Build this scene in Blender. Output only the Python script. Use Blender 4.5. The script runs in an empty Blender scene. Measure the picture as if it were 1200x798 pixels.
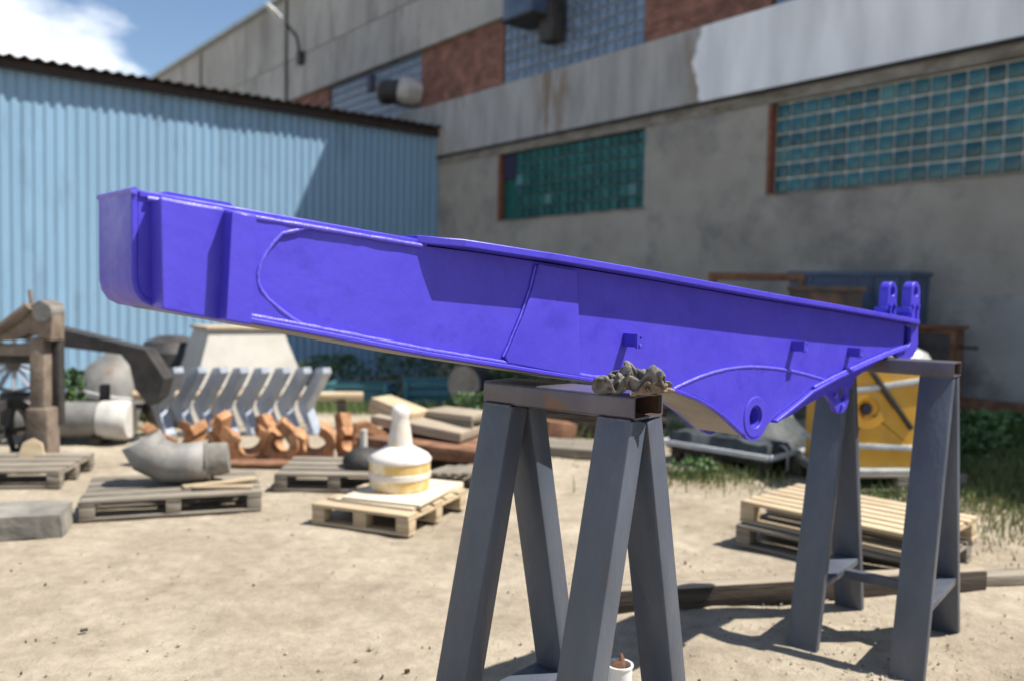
import bpy, bmesh, math, random
from mathutils import Vector, Matrix, noise

random.seed(7)
R = math.radians
SC = bpy.context.scene
C = SC.collection

# ------------------------------------------------------------------ camera
cam_d = bpy.data.cameras.new('camera')
cam = bpy.data.objects.new('camera', cam_d)
C.objects.link(cam)
pitch, roll = R(-3.0), R(1.2)
fw = Vector((0, math.cos(pitch), math.sin(pitch)))
r0 = Vector((1, 0, 0))
u0 = r0.cross(fw)
rt = math.cos(roll) * r0 + math.sin(roll) * u0
up = -math.sin(roll) * r0 + math.cos(roll) * u0
m = Matrix.Identity(4)
for i in range(3):
    m[i][0], m[i][1], m[i][2] = rt[i], up[i], -fw[i]
m[2][3] = 1.6
cam.matrix_world = m
cam_d.sensor_width = 36
cam_d.lens = 30
cam_d.clip_start = 0.05
cam_d.clip_end = 2000
cam_d.dof.use_dof = True
cam_d.dof.focus_distance = 2.45
cam_d.dof.aperture_fstop = 1.65
cam_d.dof.aperture_blades = 7
SC.camera = cam

# ------------------------------------------------------------------ sky, sun, exposure
SUN = Vector((0.60, -0.05, 1.0)).normalized()
world = bpy.data.worlds.new('World')
SC.world = world
world.use_nodes = True
nt = world.node_tree
nt.nodes.clear()
wo = nt.nodes.new('ShaderNodeOutputWorld')
bg = nt.nodes.new('ShaderNodeBackground')
sky = nt.nodes.new('ShaderNodeTexSky')
sky.sky_type = 'NISHITA'
sky.sun_disc = False
sky.sun_elevation = math.asin(SUN.z)
sky.sun_rotation = math.atan2(SUN.x, SUN.y)
sky.air_density = 1.0
sky.dust_density = 0.15
sky.ozone_density = 2.2
wtc = nt.nodes.new('ShaderNodeTexCoord')
wmap = nt.nodes.new('ShaderNodeMapping')
wmap.inputs['Location'].default_value = (0.94, 0.02, 0.10)
wmap.inputs['Scale'].default_value = (1.0, 1.0, 2.2)
wn = nt.nodes.new('ShaderNodeTexNoise')
wn.inputs['Scale'].default_value = 1.7
wn.inputs['Detail'].default_value = 9
wn.inputs['Roughness'].default_value = 0.56
wn.inputs['Distortion'].default_value = 0.25
wr = nt.nodes.new('ShaderNodeValToRGB')
wr.color_ramp.elements[0].position = 0.53
wr.color_ramp.elements[1].position = 0.61
wmx = nt.nodes.new('ShaderNodeMixRGB')
wmx.inputs[2].default_value = (10.5, 10.8, 11.2, 1)
nt.links.new(wtc.outputs['Generated'], wmap.inputs[0])
nt.links.new(wmap.outputs[0], wn.inputs['Vector'])
nt.links.new(wn.outputs['Fac'], wr.inputs[0])
nt.links.new(wr.outputs[0], wmx.inputs[0])
nt.links.new(sky.outputs[0], wmx.inputs[1])
nt.links.new(wmx.outputs[0], bg.inputs[0])
bg.inputs[1].default_value = 0.076
nt.links.new(bg.outputs[0], wo.inputs[0])

sun_d = bpy.data.lights.new('sun', 'SUN')
sun_d.energy = 5.0
sun_d.angle = R(0.53)
sun_d.color = (1.0, 0.95, 0.87)
sun = bpy.data.objects.new('sun', sun_d)
C.objects.link(sun)
sun.rotation_euler = SUN.to_track_quat('Z', 'Y').to_euler()
sun.location = (8, -2, 14)

SC.view_settings.view_transform = 'Standard'
SC.view_settings.look = 'None'
SC.view_settings.gamma = 1
SC.view_settings.use_curve_mapping = False
SC.view_settings.exposure = 0.88

# ------------------------------------------------------------------ materials
def srgb(r, g, b):
    f = lambda c: (c / 255 / 12.92) if c / 255 <= 0.04045 else ((c / 255 + 0.055) / 1.055) ** 2.4
    return (f(r), f(g), f(b))

def mat(name, c1, c2=None, rough=0.7, metal=0.0, scale=8.0, stretch=(1, 1, 1), bump=0.0, bscale=40.0,
        stain=None, stain_scale=3.0, stain_amt=0.0, rand=0.0, spec=0.5, coat=0.0, contrast=(0.35, 0.65), detail=6, rvar=0.0):
    M = bpy.data.materials.new(name)
    M.use_nodes = True
    t = M.node_tree
    b = t.nodes['Principled BSDF']
    L = t.links
    tc = t.nodes.new('ShaderNodeTexCoord')
    oi = t.nodes.new('ShaderNodeObjectInfo')
    mul = t.nodes.new('ShaderNodeMath'); mul.operation = 'MULTIPLY'; mul.inputs[1].default_value = 37.0
    L.new(oi.outputs['Random'], mul.inputs[0])
    add = t.nodes.new('ShaderNodeVectorMath'); add.operation = 'ADD'
    L.new(tc.outputs['Object'], add.inputs[0]); L.new(mul.outputs[0], add.inputs[1])
    mp = t.nodes.new('ShaderNodeMapping'); mp.inputs['Scale'].default_value = stretch
    L.new(add.outputs[0], mp.inputs[0])
    n1 = t.nodes.new('ShaderNodeTexNoise'); n1.inputs['Scale'].default_value = scale; n1.inputs['Detail'].default_value = detail
    n1.inputs['Roughness'].default_value = 0.6
    L.new(mp.outputs[0], n1.inputs['Vector'])
    rp = t.nodes.new('ShaderNodeValToRGB')
    rp.color_ramp.elements[0].position, rp.color_ramp.elements[1].position = contrast
    rp.color_ramp.elements[0].color = (*c1, 1)
    rp.color_ramp.elements[1].color = (*(c2 or c1), 1)
    L.new(n1.outputs['Fac'], rp.inputs[0])
    col = rp.outputs[0]
    if stain:
        n2 = t.nodes.new('ShaderNodeTexNoise'); n2.inputs['Scale'].default_value = stain_scale; n2.inputs['Detail'].default_value = 8
        n2.inputs['Roughness'].default_value = 0.65
        L.new(mp.outputs[0], n2.inputs['Vector'])
        r2 = t.nodes.new('ShaderNodeValToRGB')
        r2.color_ramp.elements[0].position = 0.62 - 0.25 * stain_amt
        r2.color_ramp.elements[1].position = 0.74 - 0.2 * stain_amt
        L.new(n2.outputs['Fac'], r2.inputs[0])
        mx = t.nodes.new('ShaderNodeMixRGB'); mx.inputs[2].default_value = (*stain, 1)
        L.new(r2.outputs[0], mx.inputs[0]); L.new(col, mx.inputs[1])
        col = mx.outputs[0]
    if rand:
        mr = t.nodes.new('ShaderNodeMapRange'); mr.inputs[3].default_value = 1 - rand; mr.inputs[4].default_value = 1 + rand
        L.new(oi.outputs['Random'], mr.inputs[0])
        hs = t.nodes.new('ShaderNodeHueSaturation')
        L.new(mr.outputs[0], hs.inputs['Value']); L.new(col, hs.inputs['Color'])
        col = hs.outputs[0]
    L.new(col, b.inputs['Base Color'])
    b.inputs['Roughness'].default_value = rough
    if rvar:
        nr = t.nodes.new('ShaderNodeTexNoise'); nr.inputs['Scale'].default_value = 6.5; nr.inputs['Detail'].default_value = 9; nr.inputs['Roughness'].default_value = 0.7
        L.new(mp.outputs[0], nr.inputs['Vector'])
        rr_ = t.nodes.new('ShaderNodeMapRange'); rr_.inputs[1].default_value = 0.3; rr_.inputs[2].default_value = 0.7
        rr_.inputs[3].default_value = rough - rvar; rr_.inputs[4].default_value = rough + rvar
        L.new(nr.outputs['Fac'], rr_.inputs[0]); L.new(rr_.outputs[0], b.inputs['Roughness'])
    b.inputs['Metallic'].default_value = metal
    b.inputs['Specular IOR Level'].default_value = spec
    b.inputs['Coat Weight'].default_value = coat
    b.inputs['Coat Roughness'].default_value = 0.15
    if bump:
        n3 = t.nodes.new('ShaderNodeTexNoise'); n3.inputs['Scale'].default_value = bscale; n3.inputs['Detail'].default_value = 5
        L.new(mp.outputs[0], n3.inputs['Vector'])
        bp = t.nodes.new('ShaderNodeBump'); bp.inputs['Strength'].default_value = bump; bp.inputs['Distance'].default_value = 0.02
        L.new(n3.outputs['Fac'], bp.inputs['Height']); L.new(bp.outputs[0], b.inputs['Normal'])
    return M

M = {}
M['paint'] = mat('violet_paint', (0.057, 0.043, 0.47), (0.066, 0.050, 0.51), rough=0.42, rvar=0.14, scale=5, bump=0.12, bscale=22, spec=0.42,
                 stain=(0.048, 0.036, 0.42), stain_scale=7, stain_amt=0.30)
M['grey_skin'] = mat('grey_brown_skin', (0.20, 0.175, 0.165), (0.30, 0.265, 0.24), rough=0.7, scale=6, bump=0.1)
M['weld'] = mat('weld_paint', (0.085, 0.066, 0.54), (0.12, 0.10, 0.58), rough=0.36, scale=60, bump=0.15, bscale=140)
M['hole'] = mat('dark_bore', (0.02, 0.018, 0.05), rough=0.6)
M['steel'] = mat('painted_grey_steel', (0.058, 0.068, 0.092), (0.098, 0.112, 0.142), rough=0.40, rvar=0.12, metal=0.15, scale=5, stretch=(1, 1, 0.35),
                 bump=0.12, bscale=60, stain=(0.10, 0.066, 0.046), stain_scale=15, stain_amt=0.05, contrast=(0.3, 0.7))
M['tube_in'] = mat('rusty_tube', (0.05, 0.022, 0.012), (0.10, 0.05, 0.028), rough=0.85, scale=30)
M['tube'] = mat('mill_steel', (0.085, 0.080, 0.105), (0.125, 0.118, 0.140), rough=0.30, metal=0.25, scale=6, stretch=(1, 1, 1), bump=0.08,
                stain=(0.16, 0.09, 0.05), stain_scale=10, stain_amt=0.2)
M['sand'] = None
M['concrete_low'] = mat('stained_concrete', (0.255, 0.236, 0.205), (0.345, 0.322, 0.285), rough=0.92, scale=1.3, bump=0.3, bscale=12,
                        stain=(0.205, 0.196, 0.182), stain_scale=1.0, stain_amt=0.45, contrast=(0.3, 0.72), detail=9)
M['concrete_belt'] = mat('belt_concrete', (0.26, 0.255, 0.25), (0.37, 0.36, 0.35), rough=0.9, scale=1.6, stretch=(1.4, 1, 0.35), bump=0.2, bscale=10,
                         stain=(0.20, 0.135, 0.08), stain_scale=1.1, stain_amt=0.2)
M['concrete_up'] = mat('upper_concrete', (0.30, 0.295, 0.28), (0.43, 0.42, 0.40), rough=0.92, scale=1.6, stretch=(1.3, 1, 0.45), bump=0.25, bscale=14,
                       stain=(0.24, 0.23, 0.215), stain_scale=0.8, stain_amt=0.5, rand=0.08)
M['lintel'] = mat('weathered_lintel', (0.13, 0.11, 0.085), (0.27, 0.25, 0.215), rough=0.95, scale=3.5, stretch=(0.7, 1, 2), bump=0.5, bscale=14)
M['dark_gap'] = mat('dark_bitumen_joint', (0.016, 0.017, 0.02), (0.035, 0.035, 0.038), rough=0.9, scale=4)
M['plinth'] = mat('pale_render_patch', (0.27, 0.275, 0.27), (0.36, 0.36, 0.35), rough=0.95, scale=1.1, bump=0.2, bscale=20,
                  stain=(0.18, 0.18, 0.18), stain_scale=0.8, stain_amt=0.35)
M['grout'] = mat('pale_mortar', (0.42, 0.45, 0.44), (0.60, 0.61, 0.59), rough=0.9, scale=6)
M['grout_up'] = mat('grey_mortar', (0.20, 0.22, 0.24), (0.30, 0.32, 0.34), rough=0.9, scale=6)
M['grout_dull'] = mat('dirty_green_mortar', (0.05, 0.10, 0.09), (0.10, 0.15, 0.14), rough=0.9, scale=6)
M['glass'] = mat('teal_glass_block', (0.010, 0.075, 0.092), (0.028, 0.125, 0.145), rough=0.22, scale=3, bump=0.25, bscale=9, rand=0.35, spec=0.6)
M['glass_dark'] = mat('dark_glass_block', (0.006, 0.045, 0.060), (0.02, 0.085, 0.10), rough=0.12, scale=3, rand=0.3)
M['glass_pale'] = mat('dusty_glass_block', (0.05, 0.17, 0.18), (0.10, 0.22, 0.23), rough=0.4, scale=3, rand=0.2)
M['glass_dull'] = mat('green_glass_block', (0.008, 0.070, 0.060), (0.018, 0.105, 0.092), rough=0.2, scale=3, bump=0.25, bscale=9, rand=0.3)
M['glass_up'] = mat('blue_grey_glass_block', (0.11, 0.16, 0.24), (0.16, 0.22, 0.31), rough=0.25, scale=3, bump=0.25, bscale=9, rand=0.14)
M['roof_metal'] = mat('roof_flashing', (0.28, 0.33, 0.37), (0.40, 0.45, 0.48), rough=0.45, metal=0.3, scale=2)
M['bitumen'] = mat('bitumen_roof', (0.04, 0.04, 0.042), rough=0.9)
M['shed_blue'] = mat('blue_profiled_sheet', (0.180, 0.305, 0.435), (0.205, 0.338, 0.472), rough=0.48, scale=1.2, stretch=(1, 1, 0.25), bump=0.04,
                     stain=(0.15, 0.25, 0.35), stain_scale=1.5, stain_amt=0.25, rand=0.06)
M['asbestos'] = mat('brown_wave_roof', (0.030, 0.024, 0.024), (0.06, 0.047, 0.043), rough=0.9, scale=4)
M['fascia'] = mat('dark_fascia_board', (0.022, 0.016, 0.014), (0.04, 0.03, 0.026), rough=0.85, scale=6)
M['trim_rust'] = mat('red_brown_jamb', (0.14, 0.045, 0.025), (0.22, 0.09, 0.055), rough=0.9, scale=9)
M['wood_new'] = mat('pale_pallet_wood', (0.34, 0.255, 0.155), (0.48, 0.385, 0.255), rough=0.8, scale=5, stretch=(0.6, 6, 6), bump=0.2, bscale=30, rand=0.16)
M['wood_old'] = mat('grey_weathered_wood', (0.135, 0.115, 0.090), (0.255, 0.222, 0.176), rough=0.9, scale=5, stretch=(0.5, 6, 6), bump=0.35, bscale=30, rand=0.16)
M['wood_dark'] = mat('dark_timber', (0.030, 0.022, 0.016), (0.075, 0.054, 0.038), rough=0.85, scale=5, stretch=(0.4, 6, 6), bump=0.4, bscale=24, rand=0.1)
M['wood_top'] = mat('bleached_and_lit_plank', (0.22, 0.18, 0.135), (0.34, 0.285, 0.215), rough=0.9, scale=5, stretch=(0.4, 6, 6), bump=0.3, bscale=26, rand=0.1)  # also paints the sunlit top of the dark timber beam
M['ply'] = mat('dusty_plywood', (0.50, 0.42, 0.31), (0.62, 0.54, 0.42), rough=0.85, scale=3, bump=0.1)
M['stone'] = mat('grey_block', (0.13, 0.122, 0.105), (0.235, 0.22, 0.19), rough=0.95, scale=5, bump=0.6, bscale=14)
M['rust'] = mat('orange_rust', (0.26, 0.115, 0.05), (0.46, 0.26, 0.13), rough=0.88, scale=7, bump=0.3, bscale=30, stain=(0.16, 0.055, 0.025), stain_scale=6, stain_amt=0.3, rand=0.12)
M['rust_dark'] = mat('brown_rust', (0.10, 0.045, 0.025), (0.22, 0.11, 0.06), rough=0.9, scale=6, bump=0.3, bscale=30, stain=(0.30, 0.14, 0.06), stain_scale=4, stain_amt=0.2)
M['tine'] = mat('blue_grey_cast_steel', (0.30, 0.335, 0.40), (0.45, 0.49, 0.55), rough=0.36, metal=0.35, scale=4, bump=0.15, bscale=30, rand=0.08)
M['iron_grey'] = mat('grey_iron', (0.15, 0.145, 0.135), (0.25, 0.24, 0.222), rough=0.7, metal=0.2, scale=4, bump=0.2, bscale=24, stain=(0.20, 0.12, 0.07), stain_scale=5, stain_amt=0.15)
M['iron_brown'] = mat('dusty_brown_iron', (0.10, 0.073, 0.054), (0.21, 0.165, 0.125), rough=0.85, scale=5, bump=0.3, bscale=24)
M['iron_black'] = mat('black_iron', (0.018, 0.017, 0.017), (0.05, 0.045, 0.042), rough=0.65, scale=6, bump=0.2)
M['galv'] = mat('dull_zinc', (0.40, 0.40, 0.40), (0.55, 0.55, 0.54), rough=0.5, metal=0.4, scale=3, stain=(0.30, 0.27, 0.24), stain_scale=4, stain_amt=0.3)
M['white_dust'] = mat('white_plaster_dust', (0.38, 0.365, 0.335), (0.56, 0.54, 0.50), rough=0.9, scale=5, bump=0.2)
M['hopper'] = mat('pale_hopper_paint', (0.42, 0.395, 0.35), (0.52, 0.49, 0.44), rough=0.8, scale=3, stain=(0.42, 0.36, 0.28), stain_scale=3, stain_amt=0.2)
M['hopper_rim'] = mat('tan_rim', (0.34, 0.27, 0.19), (0.44, 0.36, 0.26), rough=0.8, scale=5)
M['cone_white'] = mat('scuffed_white_paint', (0.52, 0.47, 0.43), (0.68, 0.64, 0.60), rough=0.6, scale=6, stain=(0.60, 0.50, 0.36), stain_scale=7, stain_amt=0.3)
M['cone_yellow'] = mat('scuffed_yellow_paint', (0.55, 0.36, 0.10), (0.64, 0.49, 0.24), rough=0.6, scale=5, stain=(0.74, 0.68, 0.56), stain_scale=5, stain_amt=0.45)
M['yellow'] = mat('machine_yellow', (0.46, 0.225, 0.012), (0.56, 0.30, 0.03), rough=0.4, scale=3, bump=0.08, stain=(0.42, 0.25, 0.06), stain_scale=4, stain_amt=0.25)
M['strap'] = mat('grey_white_strap', (0.34, 0.355, 0.37), (0.48, 0.50, 0.52), rough=0.5, scale=10)
M['wrap'] = mat('black_stretch_wrap', (0.022, 0.027, 0.030), (0.060, 0.070, 0.076), rough=0.6, scale=5, bump=0.3, bscale=16, spec=0.3, detail=9)
M['wrap_pale'] = mat('pale_stretch_wrap', (0.26, 0.27, 0.26), (0.40, 0.41, 0.39), rough=0.25, scale=5, bump=0.6, bscale=16)
M['bin_blue'] = mat('blue_bin_paint', (0.030, 0.060, 0.125), (0.06, 0.10, 0.175), rough=0.5, scale=3, stain=(0.11, 0.055, 0.03), stain_scale=4, stain_amt=0.2)
M['bin_brown'] = mat('brown_bin_paint', (0.05, 0.035, 0.03), (0.09, 0.065, 0.05), rough=0.6, scale=3, stain=(0.20, 0.085, 0.04), stain_scale=3, stain_amt=0.3)
M['teal'] = mat('teal_crate_paint', (0.035, 0.13, 0.155), (0.07, 0.20, 0.225), rough=0.6, scale=4, rand=0.1)
M['glove'] = mat('grey_knit', (0.085, 0.080, 0.074), (0.19, 0.178, 0.162), rough=0.98, scale=40, bump=0.25, bscale=300, stain=(0.15, 0.135, 0.115), stain_scale=14, stain_amt=0.2)
M['leather'] = mat('dirty_leather', (0.11, 0.075, 0.05), (0.28, 0.20, 0.14), rough=0.9, scale=18, bump=0.6, bscale=60)
M['cup'] = mat('white_plastic', (0.72, 0.71, 0.68), (0.80, 0.79, 0.76), rough=0.45, scale=5)
M['bark'] = mat('stem_green', (0.07, 0.08, 0.03), (0.12, 0.11, 0.05), rough=0.9)
M['leaf'] = mat('weed_leaf', (0.028, 0.075, 0.018), (0.075, 0.14, 0.035), rough=0.6, scale=3, rand=0.25)
M['grass'] = mat('grass_blade', (0.050, 0.095, 0.020), (0.145, 0.175, 0.055), rough=0.7, scale=1.5)
M['grass_dry'] = mat('dry_grass_blade', (0.16, 0.16, 0.05), (0.30, 0.26, 0.12), rough=0.8, scale=1.5)
M['pebble'] = mat('yard_pebble', (0.17, 0.14, 0.105), (0.38, 0.32, 0.25), rough=0.9, scale=6)
M['lamp_head'] = mat('lamp_grey', (0.55, 0.57, 0.58), (0.65, 0.66, 0.66), rough=0.35, scale=4)

def brick_mat():
    Mt = bpy.data.materials.new('red_brickwork'); Mt.use_nodes = True
    t = Mt.node_tree; b = t.nodes['Principled BSDF']; L = t.links
    tc = t.nodes.new('ShaderNodeTexCoord')
    sx = t.nodes.new('ShaderNodeSeparateXYZ'); cb = t.nodes.new('ShaderNodeCombineXYZ')
    L.new(tc.outputs['Object'], sx.inputs[0]); L.new(sx.outputs[0], cb.inputs[0]); L.new(sx.outputs[2], cb.inputs[1])
    br = t.nodes.new('ShaderNodeTexBrick')
    br.inputs['Scale'].default_value = 1.0
    br.inputs['Brick Width'].default_value = 0.26; br.inputs['Row Height'].default_value = 0.077
    br.inputs['Mortar Size'].default_value = 0.008
    br.inputs['Color1'].default_value = (0.21, 0.075, 0.050, 1); br.inputs['Color2'].default_value = (0.31, 0.125, 0.085, 1)
    br.inputs['Mortar'].default_value = (0.24, 0.20, 0.175, 1)
    L.new(cb.outputs[0], br.inputs['Vector'])
    n = t.nodes.new('ShaderNodeTexNoise'); n.inputs['Scale'].default_value = 2.5; n.inputs['Detail'].default_value = 7
    L.new(tc.outputs['Object'], n.inputs['Vector'])
    rp = t.nodes.new('ShaderNodeValToRGB'); rp.color_ramp.elements[0].position = 0.3; rp.color_ramp.elements[1].position = 0.7
    rp.color_ramp.elements[0].color = (0.45, 0.45, 0.46, 1); rp.color_ramp.elements[1].color = (1.15, 1.1, 1.05, 1)
    L.new(n.outputs['Fac'], rp.inputs[0])
    mx = t.nodes.new('ShaderNodeMixRGB'); mx.blend_type = 'MULTIPLY'; mx.inputs[0].default_value = 1
    L.new(br.outputs['Color'], mx.inputs[1]); L.new(rp.outputs[0], mx.inputs[2]); L.new(mx.outputs[0], b.inputs['Base Color'])
    bp = t.nodes.new('ShaderNodeBump'); bp.inputs['Strength'].default_value = 0.6; bp.inputs['Distance'].default_value = 0.01; bp.invert = True
    L.new(br.outputs['Fac'], bp.inputs['Height']); L.new(bp.outputs[0], b.inputs['Normal'])
    b.inputs['Roughness'].default_value = 0.92
    return Mt
M['brick'] = brick_mat()

def whitewash_belt():
    """belt concrete whose right stretch carries a flaking coat of white paint with a ragged edge"""
    Mt = M['concrete_belt'].copy(); Mt.name = 'belt_concrete_whitewashed'
    t = Mt.node_tree; b = t.nodes['Principled BSDF']; L = t.links
    old = b.inputs['Base Color'].links[0].from_socket
    tc = t.nodes.new('ShaderNodeTexCoord'); sx = t.nodes.new('ShaderNodeSeparateXYZ')
    L.new(tc.outputs['Object'], sx.inputs[0])
    n = t.nodes.new('ShaderNodeTexNoise'); n.inputs['Scale'].default_value = 1.5; n.inputs['Detail'].default_value = 8
    L.new(tc.outputs['Object'], n.inputs['Vector'])
    mm = t.nodes.new('ShaderNodeMath'); mm.operation = 'MULTIPLY_ADD'; mm.inputs[1].default_value = 0.85
    L.new(n.outputs['Fac'], mm.inputs[0]); L.new(sx.outputs[0], mm.inputs[2])
    mr = t.nodes.new('ShaderNodeMapRange'); mr.inputs[1].default_value = 9.32; mr.inputs[2].default_value = 9.40
    L.new(mm.outputs[0], mr.inputs[0])
    n2 = t.nodes.new('ShaderNodeTexNoise'); n2.inputs['Scale'].default_value = 1.1; n2.inputs['Detail'].default_value = 9
    mp2 = t.nodes.new('ShaderNodeMapping'); mp2.inputs['Scale'].default_value = (1.5, 1, 0.35)
    L.new(tc.outputs['Object'], mp2.inputs[0]); L.new(mp2.outputs[0], n2.inputs['Vector'])
    r2 = t.nodes.new('ShaderNodeValToRGB'); r2.color_ramp.elements[0].position = 0.35; r2.color_ramp.elements[1].position = 0.62
    r2.color_ramp.elements[0].color = (0.62, 0.64, 0.67, 1); r2.color_ramp.elements[1].color = (0.80, 0.82, 0.85, 1)
    L.new(n2.outputs['Fac'], r2.inputs[0])
    mx = t.nodes.new('ShaderNodeMixRGB')
    L.new(mr.outputs[0], mx.inputs[0]); L.new(old, mx.inputs[1]); L.new(r2.outputs[0], mx.inputs[2])
    # rust run below the exhaust hood
    sb = t.nodes.new('ShaderNodeMath'); sb.operation = 'SUBTRACT'; sb.inputs[1].default_value = 4.75; L.new(sx.outputs[0], sb.inputs[0])
    ab = t.nodes.new('ShaderNodeMath'); ab.operation = 'ABSOLUTE'; L.new(sb.outputs[0], ab.inputs[0])
    m3 = t.nodes.new('ShaderNodeMapRange'); m3.inputs[1].default_value = 0.75; m3.inputs[2].default_value = 0.0; m3.inputs[3].default_value = 0.0; m3.inputs[4].default_value = 1.0; L.new(ab.outputs[0], m3.inputs[0])
    mp3 = t.nodes.new('ShaderNodeMapping'); mp3.inputs['Scale'].default_value = (6, 1, 0.7); L.new(tc.outputs['Object'], mp3.inputs[0])
    n4 = t.nodes.new('ShaderNodeTexNoise'); n4.inputs['Scale'].default_value = 1.0; n4.inputs['Detail'].default_value = 6; L.new(mp3.outputs[0], n4.inputs['Vector'])
    r4 = t.nodes.new('ShaderNodeValToRGB'); r4.color_ramp.elements[0].position = 0.42; r4.color_ramp.elements[1].position = 0.66; L.new(n4.outputs['Fac'], r4.inputs[0])
    m4 = t.nodes.new('ShaderNodeMath'); m4.operation = 'MULTIPLY'; L.new(m3.outputs[0], m4.inputs[0]); L.new(r4.outputs[0], m4.inputs[1])
    mx2 = t.nodes.new('ShaderNodeMixRGB'); mx2.inputs[2].default_value = (0.13, 0.075, 0.035, 1); L.new(m4.outputs[0], mx2.inputs[0]); L.new(mx.outputs[0], mx2.inputs[1])
    L.new(mx2.outputs[0], b.inputs['Base Color'])
    return Mt
M['belt'] = whitewash_belt()

def sand_mat():
    Mt = bpy.data.materials.new('dusty_sand_ground'); Mt.use_nodes = True
    t = Mt.node_tree; b = t.nodes['Principled BSDF']; L = t.links
    tc = t.nodes.new('ShaderNodeTexCoord')
    def ns(scale, detail, rough=0.6):
        n = t.nodes.new('ShaderNodeTexNoise'); n.inputs['Scale'].default_value = scale; n.inputs['Detail'].default_value = detail
        n.inputs['Roughness'].default_value = rough; L.new(tc.outputs['Object'], n.inputs['Vector']); return n
    a = ns(1.0, 10, 0.66); r1 = t.nodes.new('ShaderNodeValToRGB')
    r1.color_ramp.elements[0].position = 0.32; r1.color_ramp.elements[1].position = 0.68
    r1.color_ramp.elements[0].color = (0.268, 0.226, 0.170, 1); r1.color_ramp.elements[1].color = (0.420, 0.370, 0.290, 1)
    L.new(a.outputs['Fac'], r1.inputs[0])
    c = ns(9, 10, 0.72); r2 = t.nodes.new('ShaderNodeValToRGB')
    r2.color_ramp.elements[0].position = 0.30; r2.color_ramp.elements[1].position = 0.62
    r2.color_ramp.elements[0].color = (0.72, 0.70, 0.68, 1); r2.color_ramp.elements[1].color = (1.06, 1.05, 1.03, 1)
    L.new(c.outputs['Fac'], r2.inputs[0])
    mx = t.nodes.new('ShaderNodeMixRGB'); mx.blend_type = 'MULTIPLY'; mx.inputs[0].default_value = 1
    L.new(r1.outputs[0], mx.inputs[1]); L.new(r2.outputs[0], mx.inputs[2])
    d = ns(55, 6, 0.7); r3 = t.nodes.new('ShaderNodeValToRGB')
    r3.color_ramp.elements[0].position = 0.27; r3.color_ramp.elements[1].position = 0.40
    r3.color_ramp.elements[0].color = (0.55, 0.52, 0.5, 1); r3.color_ramp.elements[1].color = (1, 1, 1, 1)
    L.new(d.outputs['Fac'], r3.inputs[0])
    m2 = t.nodes.new('ShaderNodeMixRGB'); m2.blend_type = 'MULTIPLY'; m2.inputs[0].default_value = 1
    L.new(mx.outputs[0], m2.inputs[1]); L.new(r3.outputs[0], m2.inputs[2])
    L.new(m2.outputs[0], b.inputs['Base Color'])
    b.inputs['Roughness'].default_value = 0.97; b.inputs['Specular IOR Level'].default_value = 0.15
    e = ns(14, 10, 0.7); f = ns(90, 4, 0.6)
    b1 = t.nodes.new('ShaderNodeBump'); b1.inputs['Strength'].default_value = 0.8; b1.inputs['Distance'].default_value = 0.03
    b2 = t.nodes.new('ShaderNodeBump'); b2.inputs['Strength'].default_value = 0.6; b2.inputs['Distance'].default_value = 0.008
    L.new(e.outputs['Fac'], b1.inputs['Height']); L.new(f.outputs['Fac'], b2.inputs['Height'])
    L.new(b1.outputs[0], b2.inputs['Normal']); L.new(b2.outputs[0], b.inputs['Normal'])
    return Mt
M['sand'] = sand_mat()

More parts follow.
